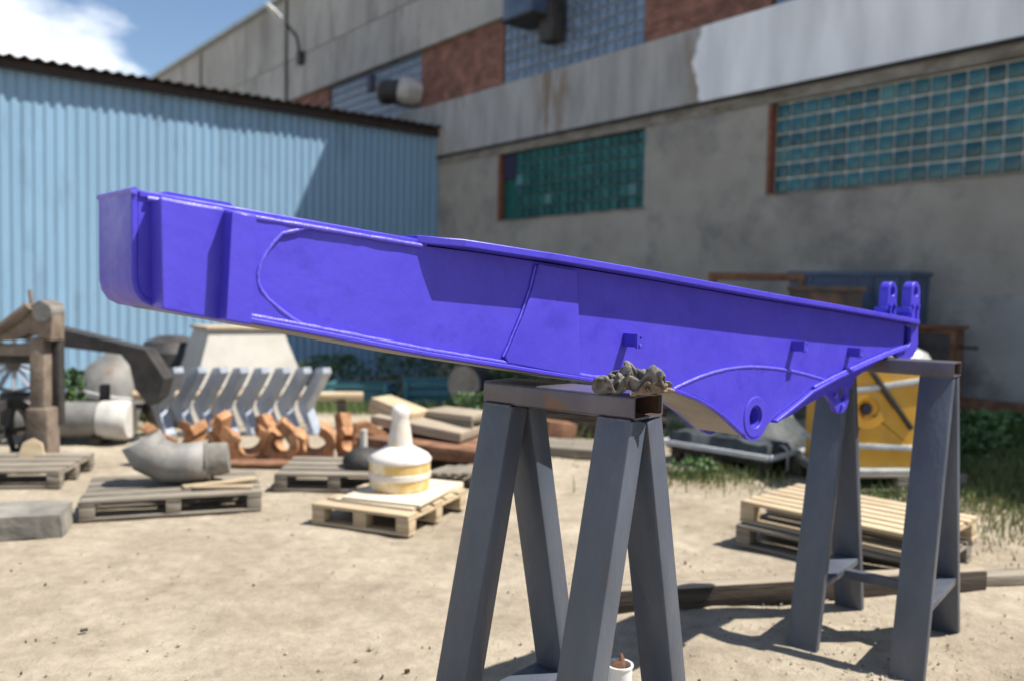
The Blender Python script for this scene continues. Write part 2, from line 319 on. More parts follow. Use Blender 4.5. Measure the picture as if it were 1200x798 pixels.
# ------------------------------------------------------------------ mesh helpers
class MB:
    def __init__(s): s.bm = bmesh.new()
    def _bevel(s, verts, w, seg=2):
        es = {e for v in verts for e in v.link_edges}
        bmesh.ops.bevel(s.bm, geom=list(es), offset=w, segments=seg, affect='EDGES', profile=0.5, clamp_overlap=True)
    def box(s, c, size, rz=0.0, bevel=0.0, rot=None):
        mt = Matrix.Translation(Vector(c)) @ (rot.to_4x4() if rot else Matrix.Rotation(rz, 4, 'Z')) @ Matrix.Diagonal((*size, 1))
        r = bmesh.ops.create_cube(s.bm, size=1, matrix=mt)
        if bevel: s._bevel(r['verts'], bevel)
        return s
    def beam(s, p0, p1, wdir, w, t, bevel=0.0, ext=0.0):
        """box from p0 to p1; w across wdir, t across the remaining axis"""
        p0, p1 = Vector(p0), Vector(p1)
        x = (p1 - p0).normalized(); y = Vector(wdir); y = (y - x * y.dot(x)).normalized(); z = x.cross(y)
        rot = Matrix((x, y, z)).transposed()
        return s.box((p0 + p1) / 2, ((p1 - p0).length + ext, w, t), rot=rot, bevel=bevel)
    def prism(s, poly, y0, y1, holes=(), plane='xz', bevel=0.0):
        def P(a, b, c): return {'xz': (a, c, b), 'xy': (a, b, c), 'yz': (c, a, b)}[plane]
        es, vs = [], []
        for loop in [poly, *holes]:
            vv = [s.bm.verts.new(P(a, b, y0)) for a, b in loop]; vs += vv
            es += [s.bm.edges.new((vv[i], vv[(i + 1) % len(vv)])) for i in range(len(vv))]
        r = bmesh.ops.triangle_fill(s.bm, use_beauty=True, use_dissolve=False, edges=es)
        fs = [f for f in r['geom'] if isinstance(f, bmesh.types.BMFace)]
        ex = bmesh.ops.extrude_face_region(s.bm, geom=fs, use_keep_orig=True)
        nv = [v for v in ex['geom'] if isinstance(v, bmesh.types.BMVert)]
        d = Vector(P(0, 0, y1)) - Vector(P(0, 0, y0))
        bmesh.ops.translate(s.bm, verts=nv, vec=d)
        return s
    def tube(s, path, r, seg=10, cap=True, closed=False):
        pts = [Vector(p) for p in path]; n = len(pts)
        rs = r if isinstance(r, (list, tuple)) else [r] * n
        rings = []; prev = None
        for i, p in enumerate(pts):
            if closed: tg = pts[(i + 1) % n] - pts[i - 1]
            else: tg = pts[min(i + 1, n - 1)] - pts[max(i - 1, 0)]
            tg.normalize()
            if prev is None:
                a = Vector((0, 0, 1)) if abs(tg.z) < 0.9 else Vector((1, 0, 0))
                nx = tg.cross(a).normalized()
            else:
                nx = (prev - tg * prev.dot(tg)).normalized()
            prev = nx; ny = tg.cross(nx)
            rings.append([s.bm.verts.new(p + (nx * math.cos(2 * math.pi * k / seg) + ny * math.sin(2 * math.pi * k / seg)) * rs[i]) for k in range(seg)])
        m_ = n if closed else n - 1
        for i in range(m_):
            A, B = rings[i], rings[(i + 1) % n]
            for k in range(seg): s.bm.faces.new((A[k], A[(k + 1) % seg], B[(k + 1) % seg], B[k]))
        if cap and not closed:
            s.bm.faces.new(rings[0][::-1]); s.bm.faces.new(rings[-1])
        return s
    def lathe(s, prof, seg=32, mt=None, close=False):
        mt = mt or Matrix.Identity(4)
        rings = []
        for r, z in prof:
            rings.append([s.bm.verts.new(mt @ Vector((r * math.cos(2 * math.pi * k / seg), r * math.sin(2 * math.pi * k / seg), z))) for k in range(seg)])
        n = len(rings)
        for i in range(n if close else n - 1):
            A, B = rings[i], rings[(i + 1) % n]
            for k in range(seg): s.bm.faces.new((A[k], A[(k + 1) % seg], B[(k + 1) % seg], B[k]))
        if not close:
            if prof[0][0] > 1e-4: s.bm.faces.new(rings[0][::-1])
            if prof[-1][0] > 1e-4: s.bm.faces.new(rings[-1])
        return s
    def strip(s, pts, y0, y1, t):
        """bent plate: polyline (x,z) list, spanning y0..y1, thickness t to the left of travel"""
        n = len(pts); P = [Vector((a, b)) for a, b in pts]; off = []
        for i in range(n):
            d0 = (P[i] - P[i - 1]).normalized() if i else None
            d1 = (P[i + 1] - P[i]).normalized() if i < n - 1 else None
            d = ((d0 or d1) + (d1 or d0)).normalized(); off.append(P[i] + Vector((-d.y, d.x)) * t)
        r = [[s.bm.verts.new((q.x, y, q.y)) for q in arr] for arr in (P, off) for y in (y0, y1)]
        a0, a1, b0, b1 = r
        for i in range(n - 1):
            s.bm.faces.new((a0[i], a0[i + 1], a1[i + 1], a1[i])); s.bm.faces.new((b0[i], b1[i], b1[i + 1], b0[i + 1]))
            s.bm.faces.new((a0[i], b0[i], b0[i + 1], a0[i + 1])); s.bm.faces.new((a1[i], a1[i + 1], b1[i + 1], b1[i]))
        s.bm.faces.new((a0[0], a1[0], b1[0], b0[0])); s.bm.faces.new((a0[-1], b0[-1], b1[-1], a1[-1]))
        return s
    def mesh(s, name, material, smooth=35):
        bmesh.ops.recalc_face_normals(s.bm, faces=s.bm.faces[:])
        me = bpy.data.meshes.new(name); s.bm.to_mesh(me); s.bm.free()
        me.materials.append(material)
        if smooth:
            me.shade_smooth(); me.set_sharp_from_angle(angle=R(smooth))
        return me
    def build(s, name, material, parent=None, smooth=35):
        return link(name, s.mesh(name, material, smooth), parent)

def link(name, me, parent=None):
    o = bpy.data.objects.new(name, me); C.objects.link(o)
    if parent: o.parent = parent
    return o
def tag(o, label=None, cat=None, group=None, kind=None):
    if label: o['label'] = label
    if cat: o['category'] = cat
    if group: o['group'] = group
    if kind: o['kind'] = kind
    return o
def thing(name, label, cat, loc=(0, 0, 0), rz=0.0, group=None):
    o = bpy.data.objects.new(name, None); C.objects.link(o)
    o.location = loc; o.rotation_euler = (0, 0, rz); o.empty_display_size = 0.2
    return tag(o, label, cat, group)
def circle(cx, cz, r, n=28): return [(cx + r * math.cos(2 * math.pi * k / n), cz + r * math.sin(2 * math.pi * k / n)) for k in range(n)]
def arc(cx, cz, r, a0, a1, n=10): return [(cx + r * math.cos(R(a0 + (a1 - a0) * k / n)), cz + r * math.sin(R(a0 + (a1 - a0) * k / n))) for k in range(n + 1)]
def bead(path, r, jit=0.14, step=0.016):
    """weld bead: tube of uneven radius along a polyline"""
    pts = [Vector(p) for p in path]; out = [pts[0]]
    for a, b in zip(pts, pts[1:]):
        k = max(1, int((b - a).length / step))
        out += [a.lerp(b, j / k) for j in range(1, k + 1)]
    rs = [r * (1 + random.uniform(-jit, jit)) for _ in out]
    return out, rs
def smooth01(a, b, x):
    t = min(1, max(0, (x - a) / (b - a))); return t * t * (3 - 2 * t)

# ------------------------------------------------------------------ ground
def zg(x, y):
    return -0.58 * smooth01(9.5, 17, y) * smooth01(5.0, 0.5, x)
def build_ground():
    def lines(lo, hi, step, far):
        a = [lo + step * i for i in range(int((hi - lo) / step) + 1)]
        ext = []; d = step
        v = hi
        while v < far: d *= 1.35; v += d; ext.append(v)
        pre = []; d = step; v = lo
        while v > -far: d *= 1.35; v -= d; pre.append(v)
        return pre[::-1] + a + ext
    xs = lines(-6.5, 6.0, 0.075, 700); ys = lines(2.8, 13.0, 0.075, 700)
    bm = bmesh.new(); grid = []
    for y in ys:
        row = []
        for x in xs:
            near = 1.0 if (-9 < x < 9 and 0 < y < 18) else 0.0
            h = noise.noise((x * 0.55, y * 0.55, 3.1)) * 0.020 + noise.noise((x * 2.1, y * 2.1, 7.7)) * 0.012 + noise.noise((x * 6.3, y * 6.3, 1.3)) * 0.006
            rut = math.exp(-((y - 5.0 - .28 * x + .06 * math.sin(x * 1.3)) / .16) ** 2) + math.exp(-((y - 4.35 - .26 * x + .05 * math.sin(x * 1.1)) / .14) ** 2) if x < 1 else 0
            h -= .014 * rut * (0.7 + .6 * noise.noise((x * 2.5, y * 2.5, 5)))
            h += .010 * max(0, noise.noise((x * 3.3, y * 3.3, 12)))
            churn = smooth01(2.2, 0.8, math.hypot(x - 1.3, (y - 3.9) * 1.2))
            h += churn * (noise.noise((x * 5, y * 5, 9.3)) * 0.016 + noise.noise((x * 11, y * 11, 2.2)) * 0.010)
            row.append(bm.verts.new((x, y, zg(x, y) + (h - 0.012) * near)))
        grid.append(row)
    for j in range(len(ys) - 1):
        for i in range(len(xs) - 1):
            bm.faces.new((grid[j][i], grid[j][i + 1], grid[j + 1][i + 1], grid[j + 1][i]))
    me = bpy.data.meshes.new('ground'); bm.to_mesh(me); bm.free(); me.materials.append(M['sand']); me.shade_smooth()
    tag(link('ground', me), kind='structure')
build_ground()

# ------------------------------------------------------------------ factory building
B0 = Vector((-2.14, 23.5, 0)); BROT = math.atan2(-0.7809, 0.6247)
fb = thing('factory_building', 'long grey concrete factory building with glass block windows and brick infill', 'building', B0, BROT)
QL, QR = -27.0, 31.0
W1 = (2.75, 7.62, 3.45, 5.07); W2 = (10.62, 17.1, 3.48, 5.07)
U1 = (-6.55, -0.97, 6.76, 8.36); U2 = (2.80, 7.45, 6.76, 8.36); U3 = (10.5, 16.5, 6.76, 8.36)
# core volume behind the facade
MB().box(((QL + QR) / 2, 6.25, 5.5), (QR - QL - 0.1, 11.7, 12.9)).build('core_wall', M['concrete_low'], fb, 0)
w = MB()                                             # lower wall around the two window openings
def wallrect(q0, q1, z0, z1, y0=0.0, y1=0.35): w.box(((q0 + q1) / 2, (y0 + y1) / 2, (z0 + z1) / 2), (q1 - q0, y1 - y0, z1 - z0))
wallrect(QL, QR, -1.2, 3.45); wallrect(QL, W1[0], 3.45, 5.07); wallrect(W1[1], W2[0], 3.45, 5.07); wallrect(W2[1], QR, 3.45, 5.07)
w.build('lower_wall', M['concrete_low'], fb, 0)
MB().box(((QL + QR) / 2, 0.15, 5.17), (QR - QL, 0.34, 0.20)).build('lintel', M['lintel'], fb, 0)
MB().box(((QL + QR) / 2, 0.10, 5.295), (QR - QL, 0.40, 0.05)).build('drip_ledge', M['dark_gap'], fb, 0)
q = QL
bw = 6.0
bm_ = MB().box((0, 0.14, 6.035), (bw - 0.025, 0.42, 1.42), bevel=0.012)
for q0, q1 in ((QL, -20.1), (-20.1, -14.1), (-14.1, -8.1), (-8.1, -0.15), (-0.15, 31.0)):
    MB().box(((q0 + q1) / 2, 0.14, 6.035), (q1 - q0 - 0.03, 0.42, 1.42), bevel=0.012).build('belt_panel', M['belt'], fb, 0)
MB().box((13.9 + 2, -0.004, 0.30), (8.0, 0.02, 2.9)).build('render_patch', M['plinth'], fb, 0)
# window band between the belt and the upper panels
def brick(q0, q1): MB().box(((q0 + q1) / 2, 0.2, 7.56), (q1 - q0, 0.3, 1.60)).build('brick_infill', M['brick'], fb, 0)
for a, b in ((-13.5, -6.60), (-0.94, 2.77), (7.48, 10.47)): brick(a, b)
MB().box((-20.3, 0.2, 7.56), (13.5, 0.3, 1.6)).build('brick_infill', M['brick'], fb, 0)
MB().box((23.8, 0.2, 7.56), (14.5, 0.3, 1.6)).build('brick_infill', M['brick'], fb, 0)
cols = [-27, -18.5, -13.6, -8.2, -2.2, 3.8, 9.8, 15.8, 21.8, 31]
for a, b in zip(cols, cols[1:]):
    for z0, z1 in ((8.37, 9.76), (9.78, 12.0)):
        MB().box(((a + b) / 2, 0.12, (z0 + z1) / 2), (b - a - 0.04, 0.44, z1 - z0), bevel=0.015).build('wall_panel', M['concrete_up'], fb, 0)
    MB().box((b, 0.12, 10.2), (0.036, 0.40, 3.6)).build('panel_joint', M['dark_gap'], fb, 0)
MB().box(((QL + QR) / 2, 6.0, 12.06), (QR - QL + 0.2, 12.6, 0.10)).build('roof', M['bitumen'], fb, 0)
for a, b in zip(cols, cols[1:]):
    MB().box(((a + b) / 2, -0.20, 12.08), (b - a - 0.02, 0.24, 0.16), bevel=0.01).build('roof_flashing', M['roof_metal'], fb, 0)
MB().tube([(-9.65, -0.13, 8.4), (-9.65, -0.13, 11.9)], 0.05, 8).build('downpipe', M['iron_black'], fb)
MB().box((-18.7, -0.12, 10.4), (0.10, 0.05, 3.0)).build('downpipe', M['iron_black'], fb)

def block_mesh(bwid, bhei, material, name):
    b = MB().box((0, 0, 0), (bwid - 0.034, 0.05, bhei - 0.034), bevel=0.014)
    return b.mesh(name, material, 40)
def glass_window(rect, cols_, rows, gm, grout, joined=False, skip=(), mixed=0.07):
    q0, q1, z0, z1 = rect; dq = (q1 - q0) / cols_; dz = (z1 - z0) / rows
    win = MB().box(((q0 + q1) / 2, 0.17, (z0 + z1) / 2), (q1 - q0 + 0.04, 0.10, z1 - z0 + 0.04)).build('glass_block_window', grout, fb, 0)
    me = block_mesh(dq, dz, gm, 'glass_block'); me_d = block_mesh(dq, dz, M['glass_dark'], 'glass_block'); me_p = block_mesh(dq, dz, M['glass_pale'], 'glass_block')
    if joined:
        b = bmesh.new()
        for i in range(cols_):
            for j in range(rows):
                n0 = len(b.verts); b.from_mesh(me)
                b.verts.ensure_lookup_table()
                bmesh.ops.translate(b, verts=b.verts[n0:], vec=(q0 + dq * (i + .5), 0.115, z0 + dz * (j + .5)))
        m2 = bpy.data.meshes.new('glass_blocks'); b.to_mesh(m2); b.free(); m2.materials.append(gm)
        tag(link('glass_blocks', m2, win), kind='stuff')
        return win
    for i in range(cols_):
        for j in range(rows):
            if (i, j) in skip: continue
            o = link('glass_block', random.choice((me, me_d, me_p)) if random.random() < mixed else me, win)
            o.location = (q0 + dq * (i + .5), 0.104 + random.uniform(-.004, .004), z0 + dz * (j + .5))
            o.rotation_euler = (R(random.uniform(-1.2, 1.2)), 0, R(random.uniform(-1.2, 1.2)))
    return win
glass_window((3.34, W1[1], W1[2], W1[3]), 16, 6, M['glass_dull'], M['grout_dull'])
w2 = glass_window((10.66, W2[1], W2[2], W2[3] - 0.02), 24, 6, M['glass'], M['grout'], skip={(c, r) for c in range(20, 24) for r in range(6)})
glass_window(U2, 17, 6, M['glass_up'], M['grout_up'], mixed=0.0)
glass_window(U1, 20, 6, M['glass_up'], M['grout_up'], joined=True)
MB().box((13.5, 0.2, 7.56), (5.95, 0.12, 1.6)).build('glazing_strip', M['glass_up'], fb, 0)
MB().box((3.05, 0.20, 4.26), (0.58, 0.06, 1.62)).build('jamb_infill', M['glass_dull'], fb, 0)
MB().box((3.10, 0.13, 4.76), (0.46, 0.10, 0.58)).build('vent_opening', M['hole'], fb, 0)
MB().box((2.79, 0.06, 4.26), (0.08, 0.16, 1.60), bevel=0.01).build('window_jamb', M['trim_rust'], fb, 0)
MB().box((10.60, 0.04, 4.27), (0.07, 0.16, 1.58), bevel=0.01).build('window_jamb', M['trim_rust'], fb, 0)
for q0, q1, z in ((W1[0], W1[1], 3.43), (W2[0], W2[1], 3.46)):
    MB().box(((q0 + q1) / 2, 0.05, z), (q1 - q0 + 0.1, 0.14, 0.045), bevel=0.01).build('window_sill', M['lintel'], fb, 0)
MB().box((-3.85, 0.08, 8.0), (0.34, 0.14, 0.50)).build('vent_opening', M['hole'], fb, 0)

def blocal(q_, y_, z_):                             # facade coordinates -> world
    return B0 + Vector((0.6247 * q_ + 0.7809 * y_, -0.7809 * q_ + 0.6247 * y_, z_))
# goose-neck lamp on the upper wall
t = thing('wall_lamp', 'goose-neck yard lamp on a dark bracket high on the concrete wall', 'lamp', blocal(-8.35, -0.1, 9.5), BROT)
MB().box((0, -0.09, 0.12), (0.34, 0.18, 0.42), bevel=0.02).build('junction_box', M['iron_black'], t)
MB().tube([(0.06, -0.16, 0.2), (0.08, -0.20, 0.55), (0.06, -0.26, 0.80), (0.02, -0.50, 1.05), (0, -0.70, 1.22)], 0.05, 10).build('bracket_arm', M['iron_black'], t)
MB().lathe([(0.02, 0), (0.09, 0.02), (0.13, 0.2), (0.14, 0.55), (0.10, 0.8), (0.02, 0.88)], 16,
           Matrix.Translation((0, -0.66, 1.18)) @ Matrix.Rotation(R(52), 4, 'X') @ Matrix.Diagonal((1, 0.6, 1, 1))).build('lamp_head', M['lamp_head'], t)
# round ventilation duct
t = thing('ventilation_duct', 'round dark ventilation duct with torn pale lagging above the blue shed', 'duct', blocal(-1.75, 0.06, 7.25), BROT)
MB().tube([(0.35, 0, -0.05), (0.32, -0.30, -0.02), (0.16, -0.52, 0.02), (-0.10, -0.60, 0.04)], 0.34, 18, cap=False).build('duct_bend', M['iron_black'], t)
MB().tube([(-0.06, -0.59, 0.04), (-0.16, -0.615, 0.05)], 0.365, 18, cap=False).build('duct_collar', M['iron_brown'], t)
MB().tube([(0.55, 0.02, 0.0), (0.50, -0.32, 0.02), (0.38, -0.46, 0.05)], [.38, .40, .33], 14, cap=False).build('lagging', M['white_dust'], t)
# hood box
t = thing('exhaust_hood', 'dark boxy exhaust hood fixed to the upper glass block window', 'hood', blocal(4.5, 0.05, 7.35), BROT)
MB().box((-0.15, -0.45, 1.0), (1.05, 0.8, 0.9), bevel=0.02).build('hood_box', M['bin_blue'], t)
MB().box((-0.15, -0.45, 0.53), (1.12, 0.86, 0.05)).build('hood_rim', M['iron_black'], t)
MB().box((0.35, -0.22, 0.45), (0.45, 0.4, 0.95), bevel=0.02).build('motor_housing', M['iron_black'], t)

# ------------------------------------------------------------------ blue shed
SROT = math.atan2(0.6247, 0.7809)
sh = thing('blue_shed', 'tall blue corrugated metal shed with a dark wavy roof edge', 'shed', B0, SROT)
def profile_sheet(wid, pitch, depth, z0, z1):
    b = bmesh.new(); xs = []
    n = round(wid / pitch)
    for k in range(n):
        x = k * pitch
        xs += [(x, 0), (x + pitch * 0.36, 0), (x + pitch * 0.48, -depth), (x + pitch * 0.88, -depth)]
    xs.append((wid, 0))
    lo = [b.verts.new((x, y, z0)) for x, y in xs]; hi = [b.verts.new((x, y, z1)) for x, y in xs]
    for i in range(len(xs) - 1): b.faces.new((lo[i], lo[i + 1], hi[i + 1], hi[i]))
    me = bpy.data.meshes.new('wall_sheet'); b.to_mesh(me); b.free(); me.materials.append(M['shed_blue'])
    return me
ws = profile_sheet(1.0, 0.2, 0.024, -1.0, 6.02)
for k in range(18):
    o = link('wall_sheet', ws, sh); o.location = (-0.03 - (k + 1) * 1.0, (k % 2) * 0.004, 0)
MB().box((-9.05, 4.2, 2.45), (17.9, 8.2, 6.9)).build('shed_body', M['shed_blue'], sh, 0)
MB().box((-0.06, -0.05, 2.5), (0.10, 0.04, 7.0)).build('corner_trim', M['shed_blue'], sh, 0)
MB().box((-9.0, -0.150, 5.93), (18.0, 0.035, 0.20)).build('fascia', M['fascia'], sh, 0)
MB().box((-9.0, -0.075, 6.00), (18.0, 0.13, 0.03)).build('soffit', M['fascia'], sh, 0)
def wave_sheet():
    b = bmesh.new(); rows = []
    N = 32
    for yy, zz in ((-0.33, 6.07), (4.0, 6.55), (8.4, 6.95)):
        for tt in (0, 0.012):
            rows.append([b.verts.new((i / N, yy, zz + tt + 0.030 * math.cos(2 * math.pi * 4 * i / N))) for i in range(N + 1)])
    for a, c in ((0, 2), (2, 4), (1, 3), (3, 5)):
        for i in range(N): b.faces.new((rows[a][i], rows[a][i + 1], rows[c][i + 1], rows[c][i]))
    for i in range(N): b.faces.new((rows[0][i], rows[1][i], rows[1][i + 1], rows[0][i + 1]))
    me = bpy.data.meshes.new('roof_sheet'); b.to_mesh(me); b.free(); me.materials.append(M['asbestos']); me.shade_smooth()
    return me
rs_ = wave_sheet()
for k in range(18):
    o = link('roof_sheet', rs_, sh); o.location = (0.06 - (k + 1) * 1.0, random.uniform(-.015, .015), 0.006 * (k % 2))

# ------------------------------------------------------------------ excavator arm (violet)
EA = R(42.69)
arm = thing('excavator_arm', 'violet painted steel excavator arm resting on two grey trestles', 'excavator arm', (0.236, 2.582, 1.345), EA)
AW = 0.20
top = [(-1.3255, .432), (-1.079, .412), (-0.621, .374), (-0.45, .366), (-0.194, .349), (0.3, .312), (0.885, .263), (1.5, .218), (2.24, .160)]
botL = [(-1.326, .272), (-1.322, .252), (-1.312, .238), (-1.296, .230), (-1.27, .226), (-1.145, .205), (-0.98, .176), (-0.615, .109), (-0.341, .066), (0.0, 0.012), (0.25, -0.016), (0.42, -.044)]
botR = [(0.553, -.082), (0.64, -.116), (0.714, -.152), (0.80, -.203), (0.848, -.232)]
boss_arc = arc(.932, -.182, .092, 218, 330, 9)
botT = [(1.06, -.205), (1.14, -.178), (1.252, -.139), (1.339, -.106), (1.546, -.060), (1.78, -.018), (2.016, .021), (2.24, .050)]
outline = top[::-1] + botL + botR + boss_arc + botT
pin = circle(.932, -.182, .043)
for y0, y1 in ((0.0, 0.014), (AW - 0.014, AW)):
    MB().prism(outline, y0, y1, [pin]).build('side_plate', M['paint'], arm, 30)
lowL = [(-1.326, .444)] + botL + botR
MB().strip(lowL[:2] + lowL[2:6], -0.001, AW + 0.001, -0.012).build('end_plate', M['paint'], arm, 40)
MB().strip(lowL[5:], -0.015, AW + 0.015, -0.012).build('bottom_plate', M['paint'], arm, 40)
MB().prism(botT + [(x, z - d) for (x, z), d in zip(botT[::-1], (.004, .030, .058, .066, .066, .058, .040, .010))], .012, AW - .012).build('keel_plate', M['paint'], arm, 30)
MB().strip(botT, -0.024, AW + 0.024, -0.012).build('bottom_plate', M['paint'], arm, 40)
MB().strip([(x, z) for x, z in top[:3]], -0.005, AW + 0.014, 0.014).build('top_plate', M['paint'], arm, 30)
MB().strip([(x, z - .0125) for x, z in lowL[5:]], .004, AW - .004, -.0015).build('underside_skin', M['grey_skin'], arm, 40)  # thin grey-brown skin just below the violet bottom plate
# wide flange along the top
def zt(x):
    for (a, za), (b, zb) in zip(top, top[1:]):
        if x <= b: return za + (zb - za) * (x - a) / (b - a)
    return top[-1][1] + (x - top[-1][0]) * -0.078
fx = [-0.655, -0.60, -0.545, -0.2, 0.2, 0.6, 1.0, 1.4, 1.8, 2.15, 2.30, 2.36, 2.385]
fo = [0.004, 0.035, 0.062, 0.062, 0.062, 0.062, 0.062, 0.062, 0.060, 0.055, 0.045, 0.025, 0.0]
fl = MB(); rr = []
for x, o_ in zip(fx, fo):
    z = zt(x) + 0.004
    rr.append([fl.bm.verts.new((x, y, zz)) for y, zz in ((-o_, z), (AW + o_, z), (AW + o_, z + 0.020), (-o_, z + 0.020))])
for A_, B_ in zip(rr, rr[1:]):
    for k in range(4): fl.bm.faces.new((A_[k], A_[(k + 1) % 4], B_[(k + 1) % 4], B_[k]))
fl.bm.faces.new(rr[0]); fl.bm.faces.new(rr[-1][::-1])
fl.build('top_flange', M['paint'], arm, 25)
# ends of the box at the small end
MB().prism([(-1.303, .428), (-1.168, .416), (-1.180, .192), (-1.300, .214)], -0.058, 0.0).build('side_boss', M['paint'], arm, 20)
MB().prism([(-1.176, .412), (-1.124, .406), (-1.134, .184), (-1.188, .193)], -0.096, 0.0).build('side_boss', M['paint'], arm, 20)
notch = [(-0.955, .400), (-0.990, .389), (-1.023, .381), (-1.043, .361), (-1.059, .339), (-1.073, .318), (-1.080, .294), (-1.080, .272), (-1.072, .254), (-1.056, .236), (-1.028, .213), (-0.997, .192), (-0.972, .180)]
MB().prism([(-1.24, .420)] + notch + [(-1.145, .212), (-1.24, .228)], -0.007, 0.001).build('cheek_plate', M['paint'], arm, 20)
p, r_ = bead([(x + 0.003, -0.004, z) for x, z in notch], 0.0055); MB().tube(p, r_, 8).build('weld_seam', M['weld'], arm, 60)
MB().prism([(-1.250, .438), (-1.232, .461), (-1.085, .449), (-1.062, .424)], 0.11, AW + 0.01).build('top_doubler', M['paint'], arm, 20)
p, r_ = bead([(-1.334, -0.006, .444), (-1.334, AW, .444)], 0.008, .08, .03); MB().tube(p, r_, 8).build('weld_seam', M['weld'], arm, 60)
p, r_ = bead([(-1.31, -0.005, .430), (-1.079, -0.005, .410), (-0.64, -0.005, .374)], 0.0060, .2, .02); MB().tube(p, r_, 8).build('weld_seam', M['weld'], arm, 60)
p, r_ = bead([(-1.10, -0.006, .200), (-0.98, -0.006, .180), (-0.615, -0.006, .113), (-0.341, -0.006, .070), (-0.06, -0.006, .026), (0.0, -0.006, 0.016), (0.24, -0.006, -.011)], 0.0065, .16, .02)
MB().tube(p, r_, 8).build('weld_seam', M['weld'], arm, 60)
p, r_ = bead([(-1.300, -0.048, .426), (-1.172, -0.048, .415), (-1.172, -0.082, .409), (-1.124, -0.082, .404), (-1.124, -0.012, .406)], 0.006, .2, .016)
MB().tube(p, r_, 8).build('weld_seam', M['weld'], arm, 60)
# stiffener doubler on the side
MB().prism([(-0.238, .345), (-0.258, .275), (-0.292, .200), (-0.335, .122), (-0.356, .086), (-0.345, .070), (-0.052, .018), (-0.076, .332)], -0.014, 0.001).build('side_doubler', M['paint'], arm, 20)
p, r_ = bead([(-0.241, -0.004, .340), (-0.261, -0.004, .274), (-0.295, -0.004, .198), (-0.338, -0.004, .120), (-0.358, -0.004, .088)], 0.0038); MB().tube(p, r_, 6).build('weld_seam', M['weld'], arm, 60)
# cheek around the pin boss
arcp = [(.42, -.046), (.50, -.027), (.575, -.012), (.65, -.001), (.732, .007), (.82, .010), (.901, .009), (.99, .003), (1.085, -.006), (1.18, -.018), (1.285, -.035), (1.38, -.052), (1.46, -.068)]
MB().prism(arcp + [(1.339, -.102), (1.252, -.134), (1.14, -.173), (1.06, -.200)] + boss_arc[::-1] + [(.848, -.228), (.80, -.198), (.714, -.147), (.64, -.112), (.553, -.078)],
           -0.006, 0.001, [pin]).build('boss_cheek', M['paint'], arm, 20)
p, r_ = bead([(x, -0.004, z) for x, z in arcp], 0.0060); MB().tube(p, r_, 8).build('weld_seam', M['weld'], arm, 60)
p, r_ = bead([(x, -0.012, z + 0.004) for x, z in [(1.36, -.098)] + botT[4:]], 0.0065); MB().tube(p, r_, 8).build('weld_seam', M['weld'], arm, 60)
b = MB(); b.lathe([(.043, 0), (.078, 0), (.078, .002), (.075, .004), (.045, .004), (.043, .002)], 36, Matrix.Translation((.932, -.006, -.182)) @ Matrix.Rotation(R(90), 4, 'X'), close=True)
b.build('boss_ring', M['paint'], arm, 30)
b = MB(); b.lathe([(.0425, 0), (.0425, AW), (.036, AW), (.036, 0)], 32, Matrix.Translation((.932, AW, -.182)) @ Matrix.Rotation(R(90), 4, 'X'), close=True)
b.build('bushing', M['paint'], arm, 30)
# hose clips
def clip(x, z):
    b = MB()
    b.box((x + .006, -0.026, z + .002), (0.022, 0.052, 0.042), bevel=0.002)
    b.prism([(x - 0.004, z - 0.023), (x + 0.030, z - 0.023), (x + 0.034, z - 0.012), (x + 0.026, z - 0.004), (x + 0.022, z + 0.023), (x - 0.004, z + 0.023)], -0.056, -0.050, [circle(x + 0.013, z + 0.010, .0045, 10)])
    o = b.build('hose_clip', M['paint'], arm, 20)
    MB().lathe([(.0, 0), (.005, 0), (.005, .004), (0, .005)], 8, Matrix.Translation((x + .010, -.056, z - .012)) @ Matrix.Rotation(R(90), 4, 'X')).build('clip_bolt', M['weld'], o)
for x, z in ((.160, .122), (1.195, .078), (1.675, .040)): clip(x, z)
# tip
tipo = [(2.225, .158), (2.375, .150), (2.385, .060), (2.372, .030), (2.340, .004), (2.29, -.010), (2.20, -.012), (2.13, .012), (2.23, .046), (2.285, .058), (2.30, .075), (2.30, .140)]
for y0 in (-0.012, AW - 0.010): MB().prism(tipo, y0, y0 + 0.022).build('tip_plate', M['paint'], arm, 20)
MB().box((2.332, AW / 2, .085), (0.03, AW - 0.02, .14)).build('tip_web', M['paint'], arm)
def lug(y, th):
    cx = 2.315; zb = zt(cx) + 0.024
    pr = [(cx - .058, zb - .004), (cx + .058, zb - .010)] + arc(cx + .004, zb + .132, .052, -8, 188, 14)
    o = MB().prism(pr, y - th / 2, y + th / 2, [circle(cx + .004, zb + .136, .024, 18)]).build('lug', M['paint'], arm, 30)
    MB().prism([(cx - .05, zb), (cx - .03, zb), (cx - .026, zb + .06), (cx - .044, zb + .06)], y - th / 2 - .006, y - th / 2 + .001).build('rib', M['paint'], o, 20)
    MB().prism([(cx + .012, zb), (cx + .032, zb), (cx + .028, zb + .06), (cx + .010, zb + .06)], y - th / 2 - .006, y - th / 2 + .001).build('rib', M['paint'], o, 20)
    for dx in (-.036, .022):
        MB().lathe([(0, 0), (.011, 0), (.011, .012), (0, .014)], 6, Matrix.Translation((cx + dx, y - th / 2, zb + .066)) @ Matrix.Rotation(R(90), 4, 'X')).build('bolt', M['paint'], o)
    MB().box((cx - .066, y, zb + .045), (.016, th + .02, .03), bevel=.004).build('stop_block', M['paint'], o)
lug(0.006, 0.046); lug(0.118, 0.046)
MB().box((2.315, 0.07, zt(2.315) + .034), (.05, .085, .024)).build('lug_bridge', M['paint'], arm)
